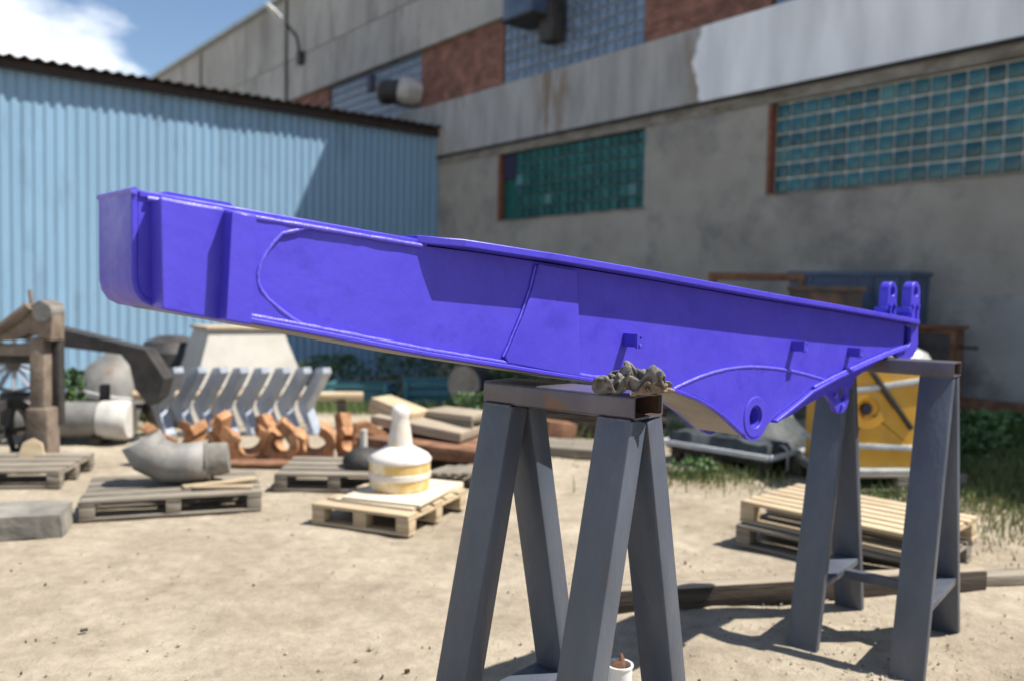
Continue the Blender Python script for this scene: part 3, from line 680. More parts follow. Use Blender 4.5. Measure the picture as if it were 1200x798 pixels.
for y in (0.050,):
    pl_ = [(1.50, -.086), (1.86, -.020), (1.845, -.11)] + arc(1.735, -.165, .075, 20, -130, 10)[0:] + [(1.655, -.185), (1.60, -.150), (1.52, -.128)]
    o = MB().prism(pl_, y, y + 0.022, [circle(1.745, -.150, .034, 20)]).build('lower_lug', M['paint'], arm, 25)
    for bx, bz in ((1.70, -.098), (1.665, -.155), (1.735, -.205)):
        MB().lathe([(0, 0), (.012, 0), (.012, .012), (0, .015)], 8, Matrix.Translation((bx, y, bz)) @ Matrix.Rotation(R(90), 4, 'X')).build('bolt', M['weld'], o)

for o in list(arm.children):
    if o.name.split('.')[0] in ('side_boss', 'side_doubler', 'top_flange', 'lug', 'tip_plate', 'end_plate', 'bottom_plate', 'top_plate', 'lower_lug', 'top_doubler'):
        bv = o.modifiers.new('edge', 'BEVEL'); bv.width = 0.0028; bv.segments = 2; bv.limit_method = 'ANGLE'; bv.angle_limit = R(40)

# ------------------------------------------------------------------ trestles
def trestle(label, near, u, v, length, ztop, plate_z, spread=0.345, lw=0.14, lt=0.05):
    """near: centre of the open near end of the top tube (x, y); u runs to the far end, v across"""
    u = Vector((*u, 0)).normalized(); v = Vector((*v, 0)).normalized()
    mid = Vector((*near, 0)) + u * (length / 2)
    t = thing('steel_trestle', label, 'trestle', mid, 0, 'steel trestles carrying the arm')
    a, bq = -u * (length / 2), u * (length / 2)
    # hollow rectangular tube
    tw, th, wl = 0.150, 0.066, 0.006
    def ring(c, w_, h_, r, skew):
        out = []
        for cx, cz, a0 in ((w_ / 2 - r, h_ / 2 - r, 0), (-w_ / 2 + r, h_ / 2 - r, 90), (-w_ / 2 + r, -h_ / 2 + r, 180), (w_ / 2 - r, -h_ / 2 + r, 270)):
            for k in range(5):
                an = R(a0 + 22.5 * k); out.append(c + v * (cx + r * math.cos(an)) + Vector((0, 0, cz + r * math.sin(an))))
        return out
    zc = Vector((0, 0, ztop - th / 2)); tb = MB(); V = []
    for c in (a + zc, bq + zc):
        V.append([tb.bm.verts.new(p_) for p_ in ring(c, tw, th, .010, 0)])
    for c in (a + zc, bq + zc):
        V.append([tb.bm.verts.new(p_) for p_ in ring(c, tw - 2 * wl, th - 2 * wl, .005, 0)])
    n_ = len(V[0])
    for A_, B_ in ((0, 1), (3, 2), (2, 0), (1, 3)):
        for k in range(n_): tb.bm.faces.new((V[A_][k], V[A_][(k + 1) % n_], V[B_][(k + 1) % n_], V[B_][k]))
    tube_o = tb.build('top_tube', M['tube'], t, 30)
    ln = MB(); ci = [ring(c, tw - 2 * wl - .002, th - 2 * wl - .002, .005, 0) for c in (a + u * .01 + zc, bq - u * .01 + zc)]
    vi = [[ln.bm.verts.new(p_) for p_ in rg] for rg in ci]
    for k in range(n_): ln.bm.faces.new((vi[0][k], vi[0][(k + 1) % n_], vi[1][(k + 1) % n_], vi[1][k]))
    ln.build('tube_lining', M['tube_in'], tube_o, 30)
    for end in (a + u * (lw / 2 + .002), bq - u * (lw / 2 + .002)):
        for sgn in (-1, 1):
            p0 = end + v * (sgn * 0.040) + Vector((0, 0, ztop - th - 0.002)); p1 = end + v * (sgn * spread) + Vector((0, 0, -0.02))
            lb = MB(); d = (p1 - p0).normalized()
            lb.beam(p0, p1, u, lw, lt, bevel=0.009)
            # trim the head level with the tube and the foot level with the ground
            for co, no in ((Vector((0, 0, ztop - th - 0.003)), Vector((0, 0, 1))),):
                bmesh.ops.bisect_plane(lb.bm, geom=lb.bm.verts[:] + lb.bm.edges[:] + lb.bm.faces[:], plane_co=co, plane_no=no, clear_outer=True)
                bmesh.ops.holes_fill(lb.bm, edges=[e for e in lb.bm.edges if e.is_boundary])
            lg = lb.build('leg', M['steel'], t, 30)
            q0 = p0 + Vector((0, 0, .001)) + v * (sgn * (lt / 2 - .002))
            wp, wr_ = bead([q0 - u * (lw / 2 - .006), q0 + u * (lw / 2 - .006)], 0.0045, .3, .01); MB().tube(wp, wr_, 7).build('weld_seam', M['tube'], lg, 60)
            wp, wr_ = bead([p0 - u * .07 + Vector((0, 0, -.004)) - v * (sgn * -.03), p0 + u * .07 + Vector((0, 0, -.004)) - v * (sgn * -.03)], 0.005)
        f = plate_z / ztop
        sp = spread + (0.04 - spread) * f
        MB().box(end + Vector((0, 0, plate_z)), (2 * sp - 0.05, 0.125, 0.035), rz=math.atan2(v.y, v.x), bevel=0.004).build('foot_plate', M['steel'], t)
    MB().beam(a + u * .14 + v * 0.05 + Vector((0, 0, plate_z - .012)), bq - u * .14 + v * 0.05 + Vector((0, 0, plate_z - .012)), v, 0.045, 0.045, bevel=.004).build('tie_bar', M['steel'], t)
    return t
trestle('grey steel trestle nearest the camera with a dirty glove on its tube end', (0.372, 2.285), (-.78, .625), (.64, .77), 0.52, 1.345, 0.37, lw=0.112, lt=0.082)
trestle('grey steel trestle under the tip of the violet arm', (2.005, 3.825), (-.78, .625), (.625, .78), 0.60, 1.345, 0.28, lw=0.142, lt=0.050)

# ------------------------------------------------------------------ glove on the tube end
t = thing('work_glove', 'crumpled dirty grey work glove lying on the open end of the trestle tube', 'glove', (0.322, 2.262, 1.340))
def lump(paths, vox, disp, name, material):
    b = MB()
    for pth, rad in paths: b.tube(pth, rad, 12)
    o = b.build(name, material, t, 0)
    md = o.modifiers.new('remesh', 'REMESH'); md.mode = 'VOXEL'; md.voxel_size = vox; md.use_smooth_shade = True
    tx = bpy.data.textures.new(name, 'CLOUDS'); tx.noise_scale = 0.030; tx.noise_type = 'HARD_NOISE'; tx.noise_depth = 1
    dm = o.modifiers.new('crumple', 'DISPLACE'); dm.texture = tx; dm.strength = disp; dm.mid_level = 0.5
    return o
# crumpled knit fabric: settled cloth, 47 x 33 points in half millimetres
RAG = """-98 -109 164 -97 -71 178 -90 -36 161 -79 -31 133 -54 -31 120 -44 -61 121 -55 -91 133 -44 -124 152 -41 -133 184 -25 -130 195 -14 -107 187 -41 -80 177
-16 -38 163 -34 -2 125 -3 22 93 9 19 59 22 -3 43 24 -28 46 21 -59 51 43 -62 71 45 -87 63 54 -84 75 54 -55 73 60 -59 35 99 -53 21 131 -58 9 148 -56 24
137 -75 45 113 -98 21 87 -133 41 64 -115 81 109 -120 80 128 -115 107 148 -93 118 153 -61 115 174 -52 80 171 -75 61 176 -61 46 161 -79 44 185 -93 65 163
-127 84 144 -150 115 149 -164 145 157 -146 160 183 -144 157 176 -128 124 182 -111 89 -93 -113 139 -91 -96 172 -79 -50 163 -83 -19 135 -72 -17 105 -43
-25 104 -45 -55 101 -49 -91 113 -35 -113 142 -43 -109 171 -37 -95 185 -43 -77 162 -17 -44 155 -32 4 120 8 25 81 13 40 37 38 29 15 47 7 18 48 -25 24 32
-57 30 42 -51 53 45 -69 71 59 -63 77 51 -64 46 89 -64 29 119 -54 3 142 -40 16 145 -56 37 126 -87 40 91 -120 24 55 -121 73 103 -119 94 131 -129 129 148
-114 153 160 -88 158 149 -63 136 159 -43 110 151 -54 90 152 -50 72 159 -74 78 149 -106 101 148 -135 137 136 -158 169 152 -159 192 167 -143 196 171 -123
171 163 -110 130 -77 -103 128 -79 -106 165 -67 -60 161 -85 -22 127 -53 -8 98 -32 1 81 -26 -22 67 -31 -50 73 -40 -87 91 -29 -91 120 -39 -88 143 -18 -81
146 -11 -49 141 -23 -3 120 8 21 76 14 49 26 46 54 19 68 36 20 71 6 25 57 -31 31 31 -70 27 37 -61 61 37 -53 80 55 -54 65 55 -53 33 89 -66 22 108 -46 0
123 -40 14 125 -70 18 90 -94 22 57 -100 71 98 -120 112 126 -139 151 126 -125 189 145 -108 203 130 -83 186 134 -55 164 146 -33 139 153 -33 115 152 -52
107 137 -79 115 140 -107 142 140 -135 175 138 -154 203 152 -143 214 161 -125 200 154 -121 160 -113 -111 131 -98 -95 150 -62 -74 146 -70 -30 121 -54 1
81 -35 15 52 -49 -1 36 -26 -15 34 -21 -35 63 -46 -65 76 -36 -72 103 -34 -68 125 -9 -57 121 -30 -17 119 -9 12 82 12 28 32 33 59 9 57 48 5 68 22 6 64 -19
6 27 -55 12 27 -73 53 38 -72 88 49 -67 104 47 -48 79 52 -30 51 65 -50 29 73 -42 7 88 -41 20 71 -69 40 70 -80 82 107 -102 121 109 -139 165 105 -122 209
124 -119 237 128 -88 236 113 -63 208 122 -38 175 128 -23 145 136 -23 121 143 -53 127 131 -75 141 125 -106 163 121 -133 183 129 -134 202 137 -119 205
136 -114 172 -83 -118 96 -80 -101 114 -82 -70 125 -66 -40 103 -60 -10 67 -51 28 44 -62 16 21 -48 4 10 -47 -15 35 -25 -42 51 -55 -62 72 -43 -62 100 -23
-67 121 -18 -37 116 -23 5 105 -17 21 59 9 35 26 20 46 4 34 26 0 35 -5 6 16 -41 26 4 -78 59 6 -64 97 18 -65 127 37 -68 130 46 -48 109 36 -32 78 40 -35
49 51 -44 47 65 -35 63 88 -54 92 90 -102 119 94 -130 167 97 -135 215 104 -120 245 108 -95 252 110 -64 239 102 -39 200 102 -31 159 112 -17 129 114 -42
113 132 -63 109 113 -81 129 107 -101 151 101 -117 170 106 -111 182 114 -88 174 -84 -79 65 -98 -95 76 -91 -68 91 -59 -47 81 -76 -14 56 -68 27 40 -56 28
13 -68 5 3 -66 -18 17 -34 -36 30 -39 -68 56 -49 -78 88 -42 -72 117 -29 -51 132 -38 -24 104 -33 16 102 -19 36 72 -6 40 46 -7 26 28 8 -2 39 -11 -34 39
-18 -67 75 -16 -65 116 -8 -93 119 -5 -76 135 12 -58 148 39 -43 135 39 -30 102 30 -27 79 34 -45 78 59 -60 94 76 -79 129 82 -116 159 82 -127 199 86 -117
232 100 -98 232 90 -66 237 87 -34 209 111 -20 173 95 -19 137 108 -18 104 102 -46 90 118 -71 83 125 -87 107 122 -105 123 127 -118 133 132 -101 136 -102
-71 30 -87 -75 49 -104 -66 64 -84 -43 62 -69 -11 79 -76 12 60 -71 29 41 -72 23 25 -56 3 30 -46 -29 46 -51 -67 62 -65 -85 91 -71 -76 121 -44 -76 141 -45
-41 141 -65 -14 118 -59 17 110 -47 32 87 -40 24 68 -29 -3 66 -12 -30 77 -11 -53 105 -41 -79 117 -30 -90 142 -19 -105 146 0 -93 154 0 -62 138 30 -38 141
30 -38 111 26 -27 96 43 -48 103 51 -78 111 63 -104 138 62 -117 172 69 -110 199 67 -97 216 70 -70 212 91 -50 187 90 -12 162 104 -5 122 105 -5 85 89 -25
67 106 -40 58 99 -51 88 101 -78 88 106 -93 99 124 -98 96 -116 -90 16 -97 -91 31 -113 -76 41 -107 -61 62 -98 -36 80 -93 -8 77 -96 13 65 -97 9 58 -80 -10
54 -79 -40 54 -77 -74 77 -81 -79 111 -74 -102 123 -75 -89 150 -59 -64 166 -72 -31 162 -85 -1 145 -83 17 124 -63 9 115 -65 -2 99 -50 -29 94 -48 -58 112
-52 -71 139 -61 -96 139 -49 -101 153 -29 -93 157 -5 -76 161 3 -40 152 10 -52 128 25 -34 122 22 -40 99 35 -65 92 42 -95 110 43 -104 140 61 -99 158 70
-89 172 57 -65 171 73 -34 159 91 -9 125 95 7 95 88 3 63 91 -18 38 93 -43 32 104 -51 57 84 -49 74 102 -66 76 108 -83 78 -118 -114 26 -106 -111 45 -120
-97 54 -123 -79 77 -128 -51 73 -129 -30 80 -116 -20 86 -114 -11 97 -93 -25 97 -97 -53 90 -92 -73 109 -105 -101 106 -95 -83 119 -97 -74 137 -86 -82 161
-89 -53 145 -102 -28 154 -99 -3 144 -83 -5 137 -89 -12 117 -79 -28 99 -75 -59 110 -55 -62 122 -66 -65 132 -65 -74 138 -49 -63 151 -23 -63 137 -20 -33
136 -12 -42 114 7 -33 103 18 -10 103 21 -34 103 18 -70 100 20 -95 108 31 -90 125 47 -83 130 63 -60 126 62 -31 120 80 -2 100 101 13 73 105 7 54 85 -2 33
101 -31 35 101 -66 42 82 -44 53 89 -65 67 100 -80 67 -131 -123 58 -117 -122 75 -130 -110 84 -151 -89 92 -131 -72 104 -143 -55 94 -148 -41 89 -143 -35
100 -128 -51 90 -132 -61 115 -122 -86 104 -123 -91 126 -108 -95 134 -120 -82 139 -106 -96 159 -109 -62 141 -102 -33 132 -88 -16 144 -92 -18 124 -111
-12 122 -96 -33 115 -71 -41 92 -60 -57 92 -64 -68 104 -50 -71 103 -54 -50 112 -25 -44 103 -30 -14 108 -21 -24 91 -6 -8 89 14 3 78 23 -20 80 11 -47 80
21 -75 80 28 -80 94 44 -76 97 60 -56 92 66 -27 91 89 -1 81 98 17 66 108 11 52 94 -8 41 110 -32 24 119 -64 32 98 -55 53 90 -78 57 111 -78 68 -130 -136
98 -128 -125 112 -146 -120 114 -161 -99 122 -142 -82 133 -155 -70 124 -149 -56 121 -161 -54 112 -135 -53 114 -148 -76 106 -132 -91 120 -134 -75 128
-113 -73 126 -97 -68 126 -121 -72 148 -105 -47 161 -109 -18 154 -105 -3 131 -108 -1 113 -125 -12 106 -103 -18 95 -99 -46 79 -81 -53 65 -72 -62 65 -68
-54 74 -48 -50 70 -54 -29 86 -27 -29 74 -17 -13 61 -24 1 77 -1 -3 66 20 -18 62 20 -35 88 28 -60 77 32 -77 78 48 -71 85 56 -44 81 73 -16 84 96 3 83 107
4 64 114 18 63 108 0 57 128 -20 39 107 -47 48 116 -70 66 118 -85 53 129 -94 60 -160 -128 120 -153 -131 134 -145 -116 147 -141 -90 142 -162 -77 127 -154
-66 144 -148 -57 136 -164 -66 125 -152 -61 104 -138 -85 94 -144 -84 117 -139 -101 120 -123 -101 117 -119 -73 107 -98 -57 123 -122 -31 126 -121 -5 120
-124 16 103 -130 18 87 -115 11 75 -118 -15 65 -96 -24 53 -93 -46 35 -80 -43 39 -65 -44 40 -72 -33 60 -44 -32 58 -30 -11 55 -16 0 45 -22 7 60 -10 -15 71
20 -27 56 24 -45 85 31 -64 68 40 -83 74 58 -72 84 66 -40 97 85 -13 99 110 -8 95 99 2 95 108 15 93 126 -2 85 119 -35 76 126 -65 70 149 -81 59 143 -90 77
136 -76 89 -175 -111 137 -172 -121 151 -163 -101 156 -153 -71 155 -176 -61 140 -165 -48 151 -156 -40 138 -176 -49 128 -172 -72 106 -160 -97 99 -136
-100 90 -127 -98 88 -113 -94 87 -109 -69 80 -114 -31 89 -138 -10 95 -144 17 87 -145 24 64 -140 25 49 -124 14 35 -95 3 39 -97 -16 20 -86 -26 17 -75 -24
23 -81 -29 41 -57 -27 46 -43 -14 61 -29 6 50 -11 9 43 -23 5 68 -8 -23 74 25 -34 68 19 -64 74 40 -85 75 54 -88 98 77 -69 112 90 -45 121 115 -15 123 108
4 131 118 -2 123 124 12 122 126 -12 116 144 -40 105 159 -57 87 140 -68 100 158 -65 98 172 -73 99 -161 -113 127 -166 -104 135 -166 -79 140 -181 -67 162
-182 -34 159 -181 -25 136 -176 -24 114 -181 -45 94 -152 -54 83 -169 -78 74 -149 -71 76 -141 -62 77 -136 -74 61 -141 -46 79 -137 -10 64 -136 14 62 -133
42 53 -133 48 35 -125 42 20 -103 33 25 -99 13 16 -90 -2 26 -86 -13 17 -87 -17 30 -69 -24 41 -48 -15 47 -36 1 60 -22 14 50 -6 11 55 -16 -6 76 12 -23 87
12 -58 80 34 -89 90 61 -96 111 73 -81 140 91 -62 149 106 -27 151 130 2 153 141 22 146 146 19 131 154 5 140 159 -5 113 178 -31 111 161 -51 123 168 -69
119 184 -77 118 200 -67 119 -179 -96 127 -185 -77 129 -197 -63 157 -207 -33 148 -205 -14 124 -197 8 104 -196 -7 78 -169 -6 76 -178 -37 60 -170 -62 42
-154 -66 48 -162 -55 62 -147 -36 65 -122 -16 66 -117 19 52 -116 48 39 -115 55 23 -119 69 13 -107 52 5 -97 27 6 -88 11 25 -75 -7 20 -80 -13 34 -72 -9 49
-55 -10 65 -46 9 67 -30 26 69 -11 28 68 3 13 78 0 -11 100 4 -52 97 32 -71 104 59 -99 124 82 -93 156 102 -69 175 105 -45 187 128 -17 184 152 7 172 159 7
149 167 -1 135 175 8 118 184 -17 126 192 -45 126 179 -51 104 193 -58 113 200 -53 125 218 -44 120 -208 -76 128 -217 -58 151 -218 -30 125 -209 -21 89
-216 -1 63 -201 20 48 -179 34 59 -196 5 48 -193 -26 32 -171 -40 48 -157 -45 54 -137 -45 51 -123 -15 58 -113 18 56 -105 45 42 -98 67 24 -100 78 18 -103
63 5 -100 34 14 -75 12 18 -66 -14 29 -71 -23 58 -58 -23 75 -50 -7 88 -60 13 101 -39 23 100 -19 31 100 -3 20 100 5 -6 107 11 -49 109 33 -79 111 60 -93
136 80 -108 166 96 -96 193 103 -62 210 129 -32 202 161 -9 187 177 10 165 178 10 135 184 0 120 186 -9 98 203 -25 113 188 -43 104 195 -43 117 204 -40 121
221 -39 115 233 -41 89 -236 -44 138 -226 -37 109 -227 -6 83 -225 32 63 -226 51 41 -203 68 40 -206 40 27 -206 7 23 -178 -25 18 -157 -45 34 -130 -39 40
-110 -27 42 -96 -1 45 -85 35 51 -81 59 35 -81 76 27 -88 67 22 -90 41 18 -62 17 37 -56 -8 54 -61 -33 81 -60 -38 112 -52 -22 133 -52 -4 143 -32 -4 136
-17 10 127 4 17 116 6 -9 117 22 -41 112 38 -70 113 53 -92 144 80 -107 176 108 -110 198 123 -86 214 128 -45 213 153 -26 178 187 -9 169 198 14 141 202 17
107 187 13 87 209 -6 84 185 -15 95 197 -34 94 204 -38 101 216 -32 101 235 -34 84 236 1 95 -234 -21 100 -220 8 94 -209 48 73 -223 79 59 -227 96 40 -218
70 13 -203 36 4 -186 6 33 -158 -29 38 -121 -43 42 -94 -28 50 -92 -1 75 -77 17 63 -59 35 47 -60 65 43 -58 64 30 -59 46 25 -56 17 36 -44 -10 70 -51 -30
105 -58 -39 144 -49 -27 172 -41 -6 184 -31 13 175 -11 -7 163 9 -5 142 26 -2 124 34 -19 111 52 -57 107 63 -82 137 79 -96 172 112 -102 189 124 -95 218
135 -61 222 165 -39 194 195 -17 160 188 3 131 189 25 89 196 31 63 217 29 61 197 9 60 193 -15 72 201 -18 88 214 -21 89 232 -21 74 229 7 97 227 49 90
-209 7 79 -209 38 60 -212 73 48 -208 104 43 -214 94 13 -194 61 19 -178 17 7 -153 -16 36 -113 -44 59 -82 -33 85 -67 -24 89 -74 1 99 -64 34 92 -48 44 74
-66 35 56 -49 39 54 -38 21 58 -41 -8 85 -37 -33 127 -45 -35 172 -36 -14 197 -45 1 216 -28 18 212 -3 19 190 14 -7 169 36 -5 142 54 -13 123 62 -30 103 74
-58 121 80 -74 161 104 -89 186 131 -89 200 145 -72 220 149 -45 186 182 -28 151 194 2 114 194 48 76 193 65 48 204 61 27 190 45 41 211 18 36 199 -3 53
206 -16 67 221 -12 66 222 14 85 230 51 78 219 82 55 -191 33 80 -195 67 63 -194 93 43 -196 102 18 -187 76 4 -165 34 5 -140 -10 27 -111 -33 68 -83 -57 99
-62 -46 128 -63 -21 144 -57 1 142 -48 25 123 -36 47 101 -40 38 83 -34 22 85 -37 -7 98 -44 -21 142 -33 -36 189 -36 -22 220 -51 2 236 -37 20 246 -5 21
228 4 2 188 24 3 149 56 7 129 66 -6 103 85 -34 109 99 -57 136 99 -81 162 119 -77 190 133 -59 201 155 -59 177 169 -24 140 173 11 90 179 44 55 179 87 31
190 100 9 170 89 17 195 72 26 208 37 27 205 13 50 214 0 62 214 8 84 219 41 89 208 74 59 203 109 62 -171 48 83 -171 59 51 -176 74 30 -164 89 14 -142 52
12 -124 4 28 -109 -27 66 -81 -60 119 -61 -64 154 -52 -46 174 -70 -35 186 -50 1 174 -54 26 149 -37 32 123 -41 27 110 -46 2 114 -34 -26 135 -35 -22 184
-28 -21 227 -59 -8 244 -48 7 261 -18 9 249 12 4 216 29 -1 169 43 14 129 71 14 104 89 -7 90 96 -46 95 110 -68 119 116 -75 151 118 -66 170 146 -52 164
166 -28 135 161 22 98 167 61 57 175 107 38 165 133 16 186 137 35 182 113 8 177 74 15 196 36 23 198 23 52 211 17 74 213 30 96 214 66 88 188 81 62 190
110 76 -134 51 81 -151 73 74 -145 82 52 -125 70 40 -119 35 54 -104 -10 87 -87 -51 125 -59 -70 170 -30 -69 199 -27 -51 212 -50 -27 209 -59 12 190 -49 40
161 -33 23 138 -40 11 119 -33 -13 118 -31 -21 158 -31 -13 198 -34 -11 238 -55 -11 256 -30 -3 259 0 -5 230 20 -9 185 40 15 140 53 25 95 75 24 72 92 -2
65 108 -29 81 120 -46 108 107 -59 133 120 -48 143 145 -27 129 164 9 98 161 53 66 166 107 53 155 139 24 171 159 33 190 146 9 173 113 2 177 71 3 185 33
32 190 21 65 204 9 84 202 35 82 205 69 101 184 88 79 181 102 60 -101 52 106 -118 68 103 -111 66 82 -118 41 75 -97 -2 92 -94 -42 128 -66 -62 158 -38 -62
197 -11 -59 217 -27 -45 231 -63 -23 222 -71 17 196 -59 38 161 -35 32 135 -33 13 119 -29 -12 115 -29 -14 158 -22 -7 195 -25 -4 223 -27 -17 244 -15 3 227
6 -9 192 30 9 148 44 37 106 57 50 66 55 25 45 70 -4 41 89 -28 59 116 -34 82 116 -43 108 137 -41 116 144 -15 101 149 28 70 149 76 42 145 123 49 153 154
35 160 164 15 167 145 1 158 104 17 166 52 14 171 19 48 180 -4 78 181 16 98 178 33 75 204 40 97 185 59 81 177 74 78 -92 69 140 -107 49 133 -107 40 113
-93 26 97 -83 -13 110 -72 -46 146 -42 -62 170 -20 -53 195 -10 -47 214 -33 -32 226 -70 -8 218 -77 25 185 -61 36 145 -29 45 134 -25 33 112 -14 7 110 -23
-20 128 -19 -13 164 -24 -23 189 -11 -21 201 -12 -1 180 10 12 154 33 39 120 46 61 81 33 44 55 38 25 35 55 5 32 71 -22 46 89 -40 69 114 -34 84 128 -20
105 135 6 89 143 48 90 144 86 63 137 111 30 128 138 35 137 142 14 147 114 9 152 69 5 163 44 47 161 9 84 165 -17 108 153 5 115 169 37 112 178 60 94 182
47 117 191 45 104 -81 54 162 -79 56 138 -82 42 127 -89 21 120 -96 -15 116 -77 -44 139 -41 -49 159 -27 -47 183 -28 -37 196 -57 -26 202 -78 2 193 -68 26
155 -40 41 124 -28 67 118 -19 55 99 -30 29 97 -25 -5 95 -12 -20 121 -16 -17 147 -2 -20 158 7 7 147 6 42 130 21 59 96 36 75 63 26 57 45 21 34 38 38 11
34 52 -14 46 77 -26 66 94 -25 89 110 -14 113 126 12 113 120 49 93 122 81 85 122 79 50 123 95 29 109 101 14 127 76 17 141 38 35 154 7 70 144 -3 114 151
-21 139 142 1 144 158 31 144 151 48 116 159 70 106 166 65 118 -88 53 163 -73 48 143 -75 42 121 -77 25 114 -97 1 116 -93 -29 125 -68 -50 138 -58 -51 159
-61 -39 170 -83 -17 171 -67 9 158 -51 37 124 -36 72 113 -21 89 94 -38 78 85 -37 57 77 -24 27 82 -22 -2 85 -10 -8 104 -5 -2 122 -11 23 126 2 45 109 12
67 90 25 88 70 25 74 55 19 56 49 25 29 52 53 12 56 68 -1 80 69 -23 101 84 -2 106 96 15 123 114 42 130 99 62 119 93 79 96 99 83 75 93 77 57 99 47 62 131
30 77 134 -16 80 123 -27 120 135 -30 152 134 -10 165 140 14 156 144 45 144 144 56 119 146 61 104 -93 57 150 -70 56 133 -72 55 111 -89 42 112 -75 22 107
-100 3 104 -86 -21 104 -73 -31 115 -69 -25 124 -67 -2 133 -60 33 128 -60 70 111 -43 87 88 -29 102 70 -31 88 55 -25 79 80 -31 55 58 -28 28 74 -33 5 86
-15 6 97 -11 31 108 0 53 120 2 74 101 24 79 95 34 90 88 37 75 81 25 51 89 29 25 85 40 1 105 55 4 125 64 -10 142 84 -7 156 106 5 163 85 16 147 77 36 128
73 42 106 89 44 108 81 31 94 97 21 97 121 -5 107 105 -35 127 115 -37 152 116 -9 155 121 9 164 125 37 148 137 43 122 139 50 104 -88 34 132 -91 54 112
-89 74 121 -78 73 111 -72 59 97 -80 38 85 -98 18 79 -86 4 83 -79 6 90 -74 21 98 -61 46 97 -65 79 89 -44 103 94 -52 105 74 -53 98 60 -44 77 52 -37 70 76
-44 45 62 -38 17 73 -27 12 95 -20 24 118 -18 51 131 10 58 121 9 81 126 22 80 125 35 80 129 45 62 131 23 40 129 16 11 135 37 -11 153 49 -23 170 60 -22
182 71 -2 187 92 15 191 85 29 173 85 36 151 74 23 141 56 19 127 87 16 132 95 -13 120 102 -41 112 114 -46 132 122 -27 140 117 -4 145 137 13 138 131 25
111 127 43 121 -115 61 142 -117 75 116 -111 73 96 -110 85 109 -94 88 97 -86 77 76 -84 55 63 -93 37 58 -93 26 64 -87 33 71 -80 51 85 -70 82 102 -54 95
90 -47 116 85 -35 112 81 -37 92 76 -63 76 72 -63 49 77 -53 20 85 -45 11 107 -39 20 132 -20 26 146 -5 50 150 11 57 161 12 76 167 20 77 176 35 70 178 50
49 166 50 22 161 29 8 180 28 -14 181 36 -13 191 49 -11 205 65 8 207 84 30 203 81 35 180 71 32 162 56 36 143 68 31 113 80 5 123 87 -17 112 106 -27 107
99 -21 114 121 -27 112 114 1 120 100 33 115 115 34 98 -130 38 117 -134 57 98 -137 81 98 -135 94 96 -122 98 106 -113 82 90 -101 79 66 -96 60 55 -104 45
54 -99 35 63 -91 46 74 -85 68 88 -70 95 104 -56 109 108 -41 111 107 -32 106 115 -46 82 106 -45 52 110 -66 29 113 -47 25 132 -54 24 156 -33 19 172 -39
49 164 -16 33 169 -8 50 186 4 52 193 13 49 197 33 49 199 57 42 186 50 15 196 38 4 179 48 -6 178 51 -14 190 53 6 197 75 19 190 70 50 186 83 45 164 76 41
142 53 52 119 72 32 102 71 7 86 80 -13 78 97 -19 73 110 -11 71 124 8 81 117 42 85 88 48 88 -143 26 95 -156 52 100 -158 78 92 -157 93 98 -147 95 105
-133 86 111 -127 80 81 -117 60 72 -100 41 76 -111 26 81 -103 26 96 -100 42 108 -88 60 124 -78 88 134 -66 80 125 -60 79 135 -54 83 150 -51 59 152 -76 37
148 -71 10 146 -60 1 165 -60 12 180 -55 40 183 -33 37 195 -12 27 175 4 31 188 2 29 200 16 30 197 33 33 198 52 32 182 39 18 197 35 -1 195 46 0 188 63 -2
184 62 27 182 65 57 171 86 57 151 74 62 128 77 59 101 53 56 81 71 36 60 81 13 45 101 1 41 111 1 39 122 17 48 115 48 57 105 66 76 -164 27 109 -143 41
121 -164 51 102 -175 69 94 -176 79 102 -168 83 115 -146 70 114 -124 51 107 -122 25 97 -111 4 105 -117 8 124 -110 12 142 -97 28 157 -106 55 161 -104 78
150 -93 78 160 -86 69 158 -73 64 172 -59 45 171 -80 28 162 -84 4 167 -84 4 181 -66 19 182 -49 32 203 -32 26 183 -9 31 190 -6 40 206 -3 45 194 13 49 179
17 23 180 35 22 161 51 8 167 56 0 159 63 10 158 58 39 159 62 68 154 85 73 132 80 71 103 55 84 90 77 81 71 67 67 44 87 46 59 88 30 40 99 20 34 114 25 34
119 31 58 110 59 67 -143 6 122 -168 11 125 -187 30 133 -180 28 106 -188 39 113 -187 48 123 -172 50 133 -145 43 140 -112 39 131 -137 30 119 -136 40 140
-151 27 145 -142 24 167 -136 31 141 -129 46 158 -119 62 172 -105 60 170 -90 59 173 -71 58 173 -72 32 176 -88 20 160 -92 6 171 -88 16 182 -67 32 193 -42
12 193 -18 32 207 -16 61 200 -12 78 188 -19 71 165 7 67 168 22 52 187 29 45 166 35 33 154 42 30 147 43 47 141 67 52 142 65 73 119 68 95 103 80 88 81 63
106 81 51 92 58 79 73 53 95 52 45 104 35 35 111 22 46 128 36 42 113 33 67"""
rv = [int(v_) / 2000 for v_ in RAG.split()]
pts = [(rv[k] * 0.911, rv[k + 1] * 0.762, rv[k + 2] * 0.705 + .003) for k in range(0, len(rv), 3)]
quads = [(j * 47 + i, j * 47 + i + 1, j * 47 + i + 48, j * 47 + i + 47) for j in range(32) for i in range(46)]
me = bpy.data.meshes.new('knit_fabric'); me.from_pydata(pts, [], quads); me.materials.append(M['glove']); me.shade_smooth()
o = link('knit_fabric', me, t)
sd = o.modifiers.new('thick', 'SOLIDIFY'); sd.thickness = .0045
o.modifiers.new('soft', 'SUBSURF').render_levels = 1
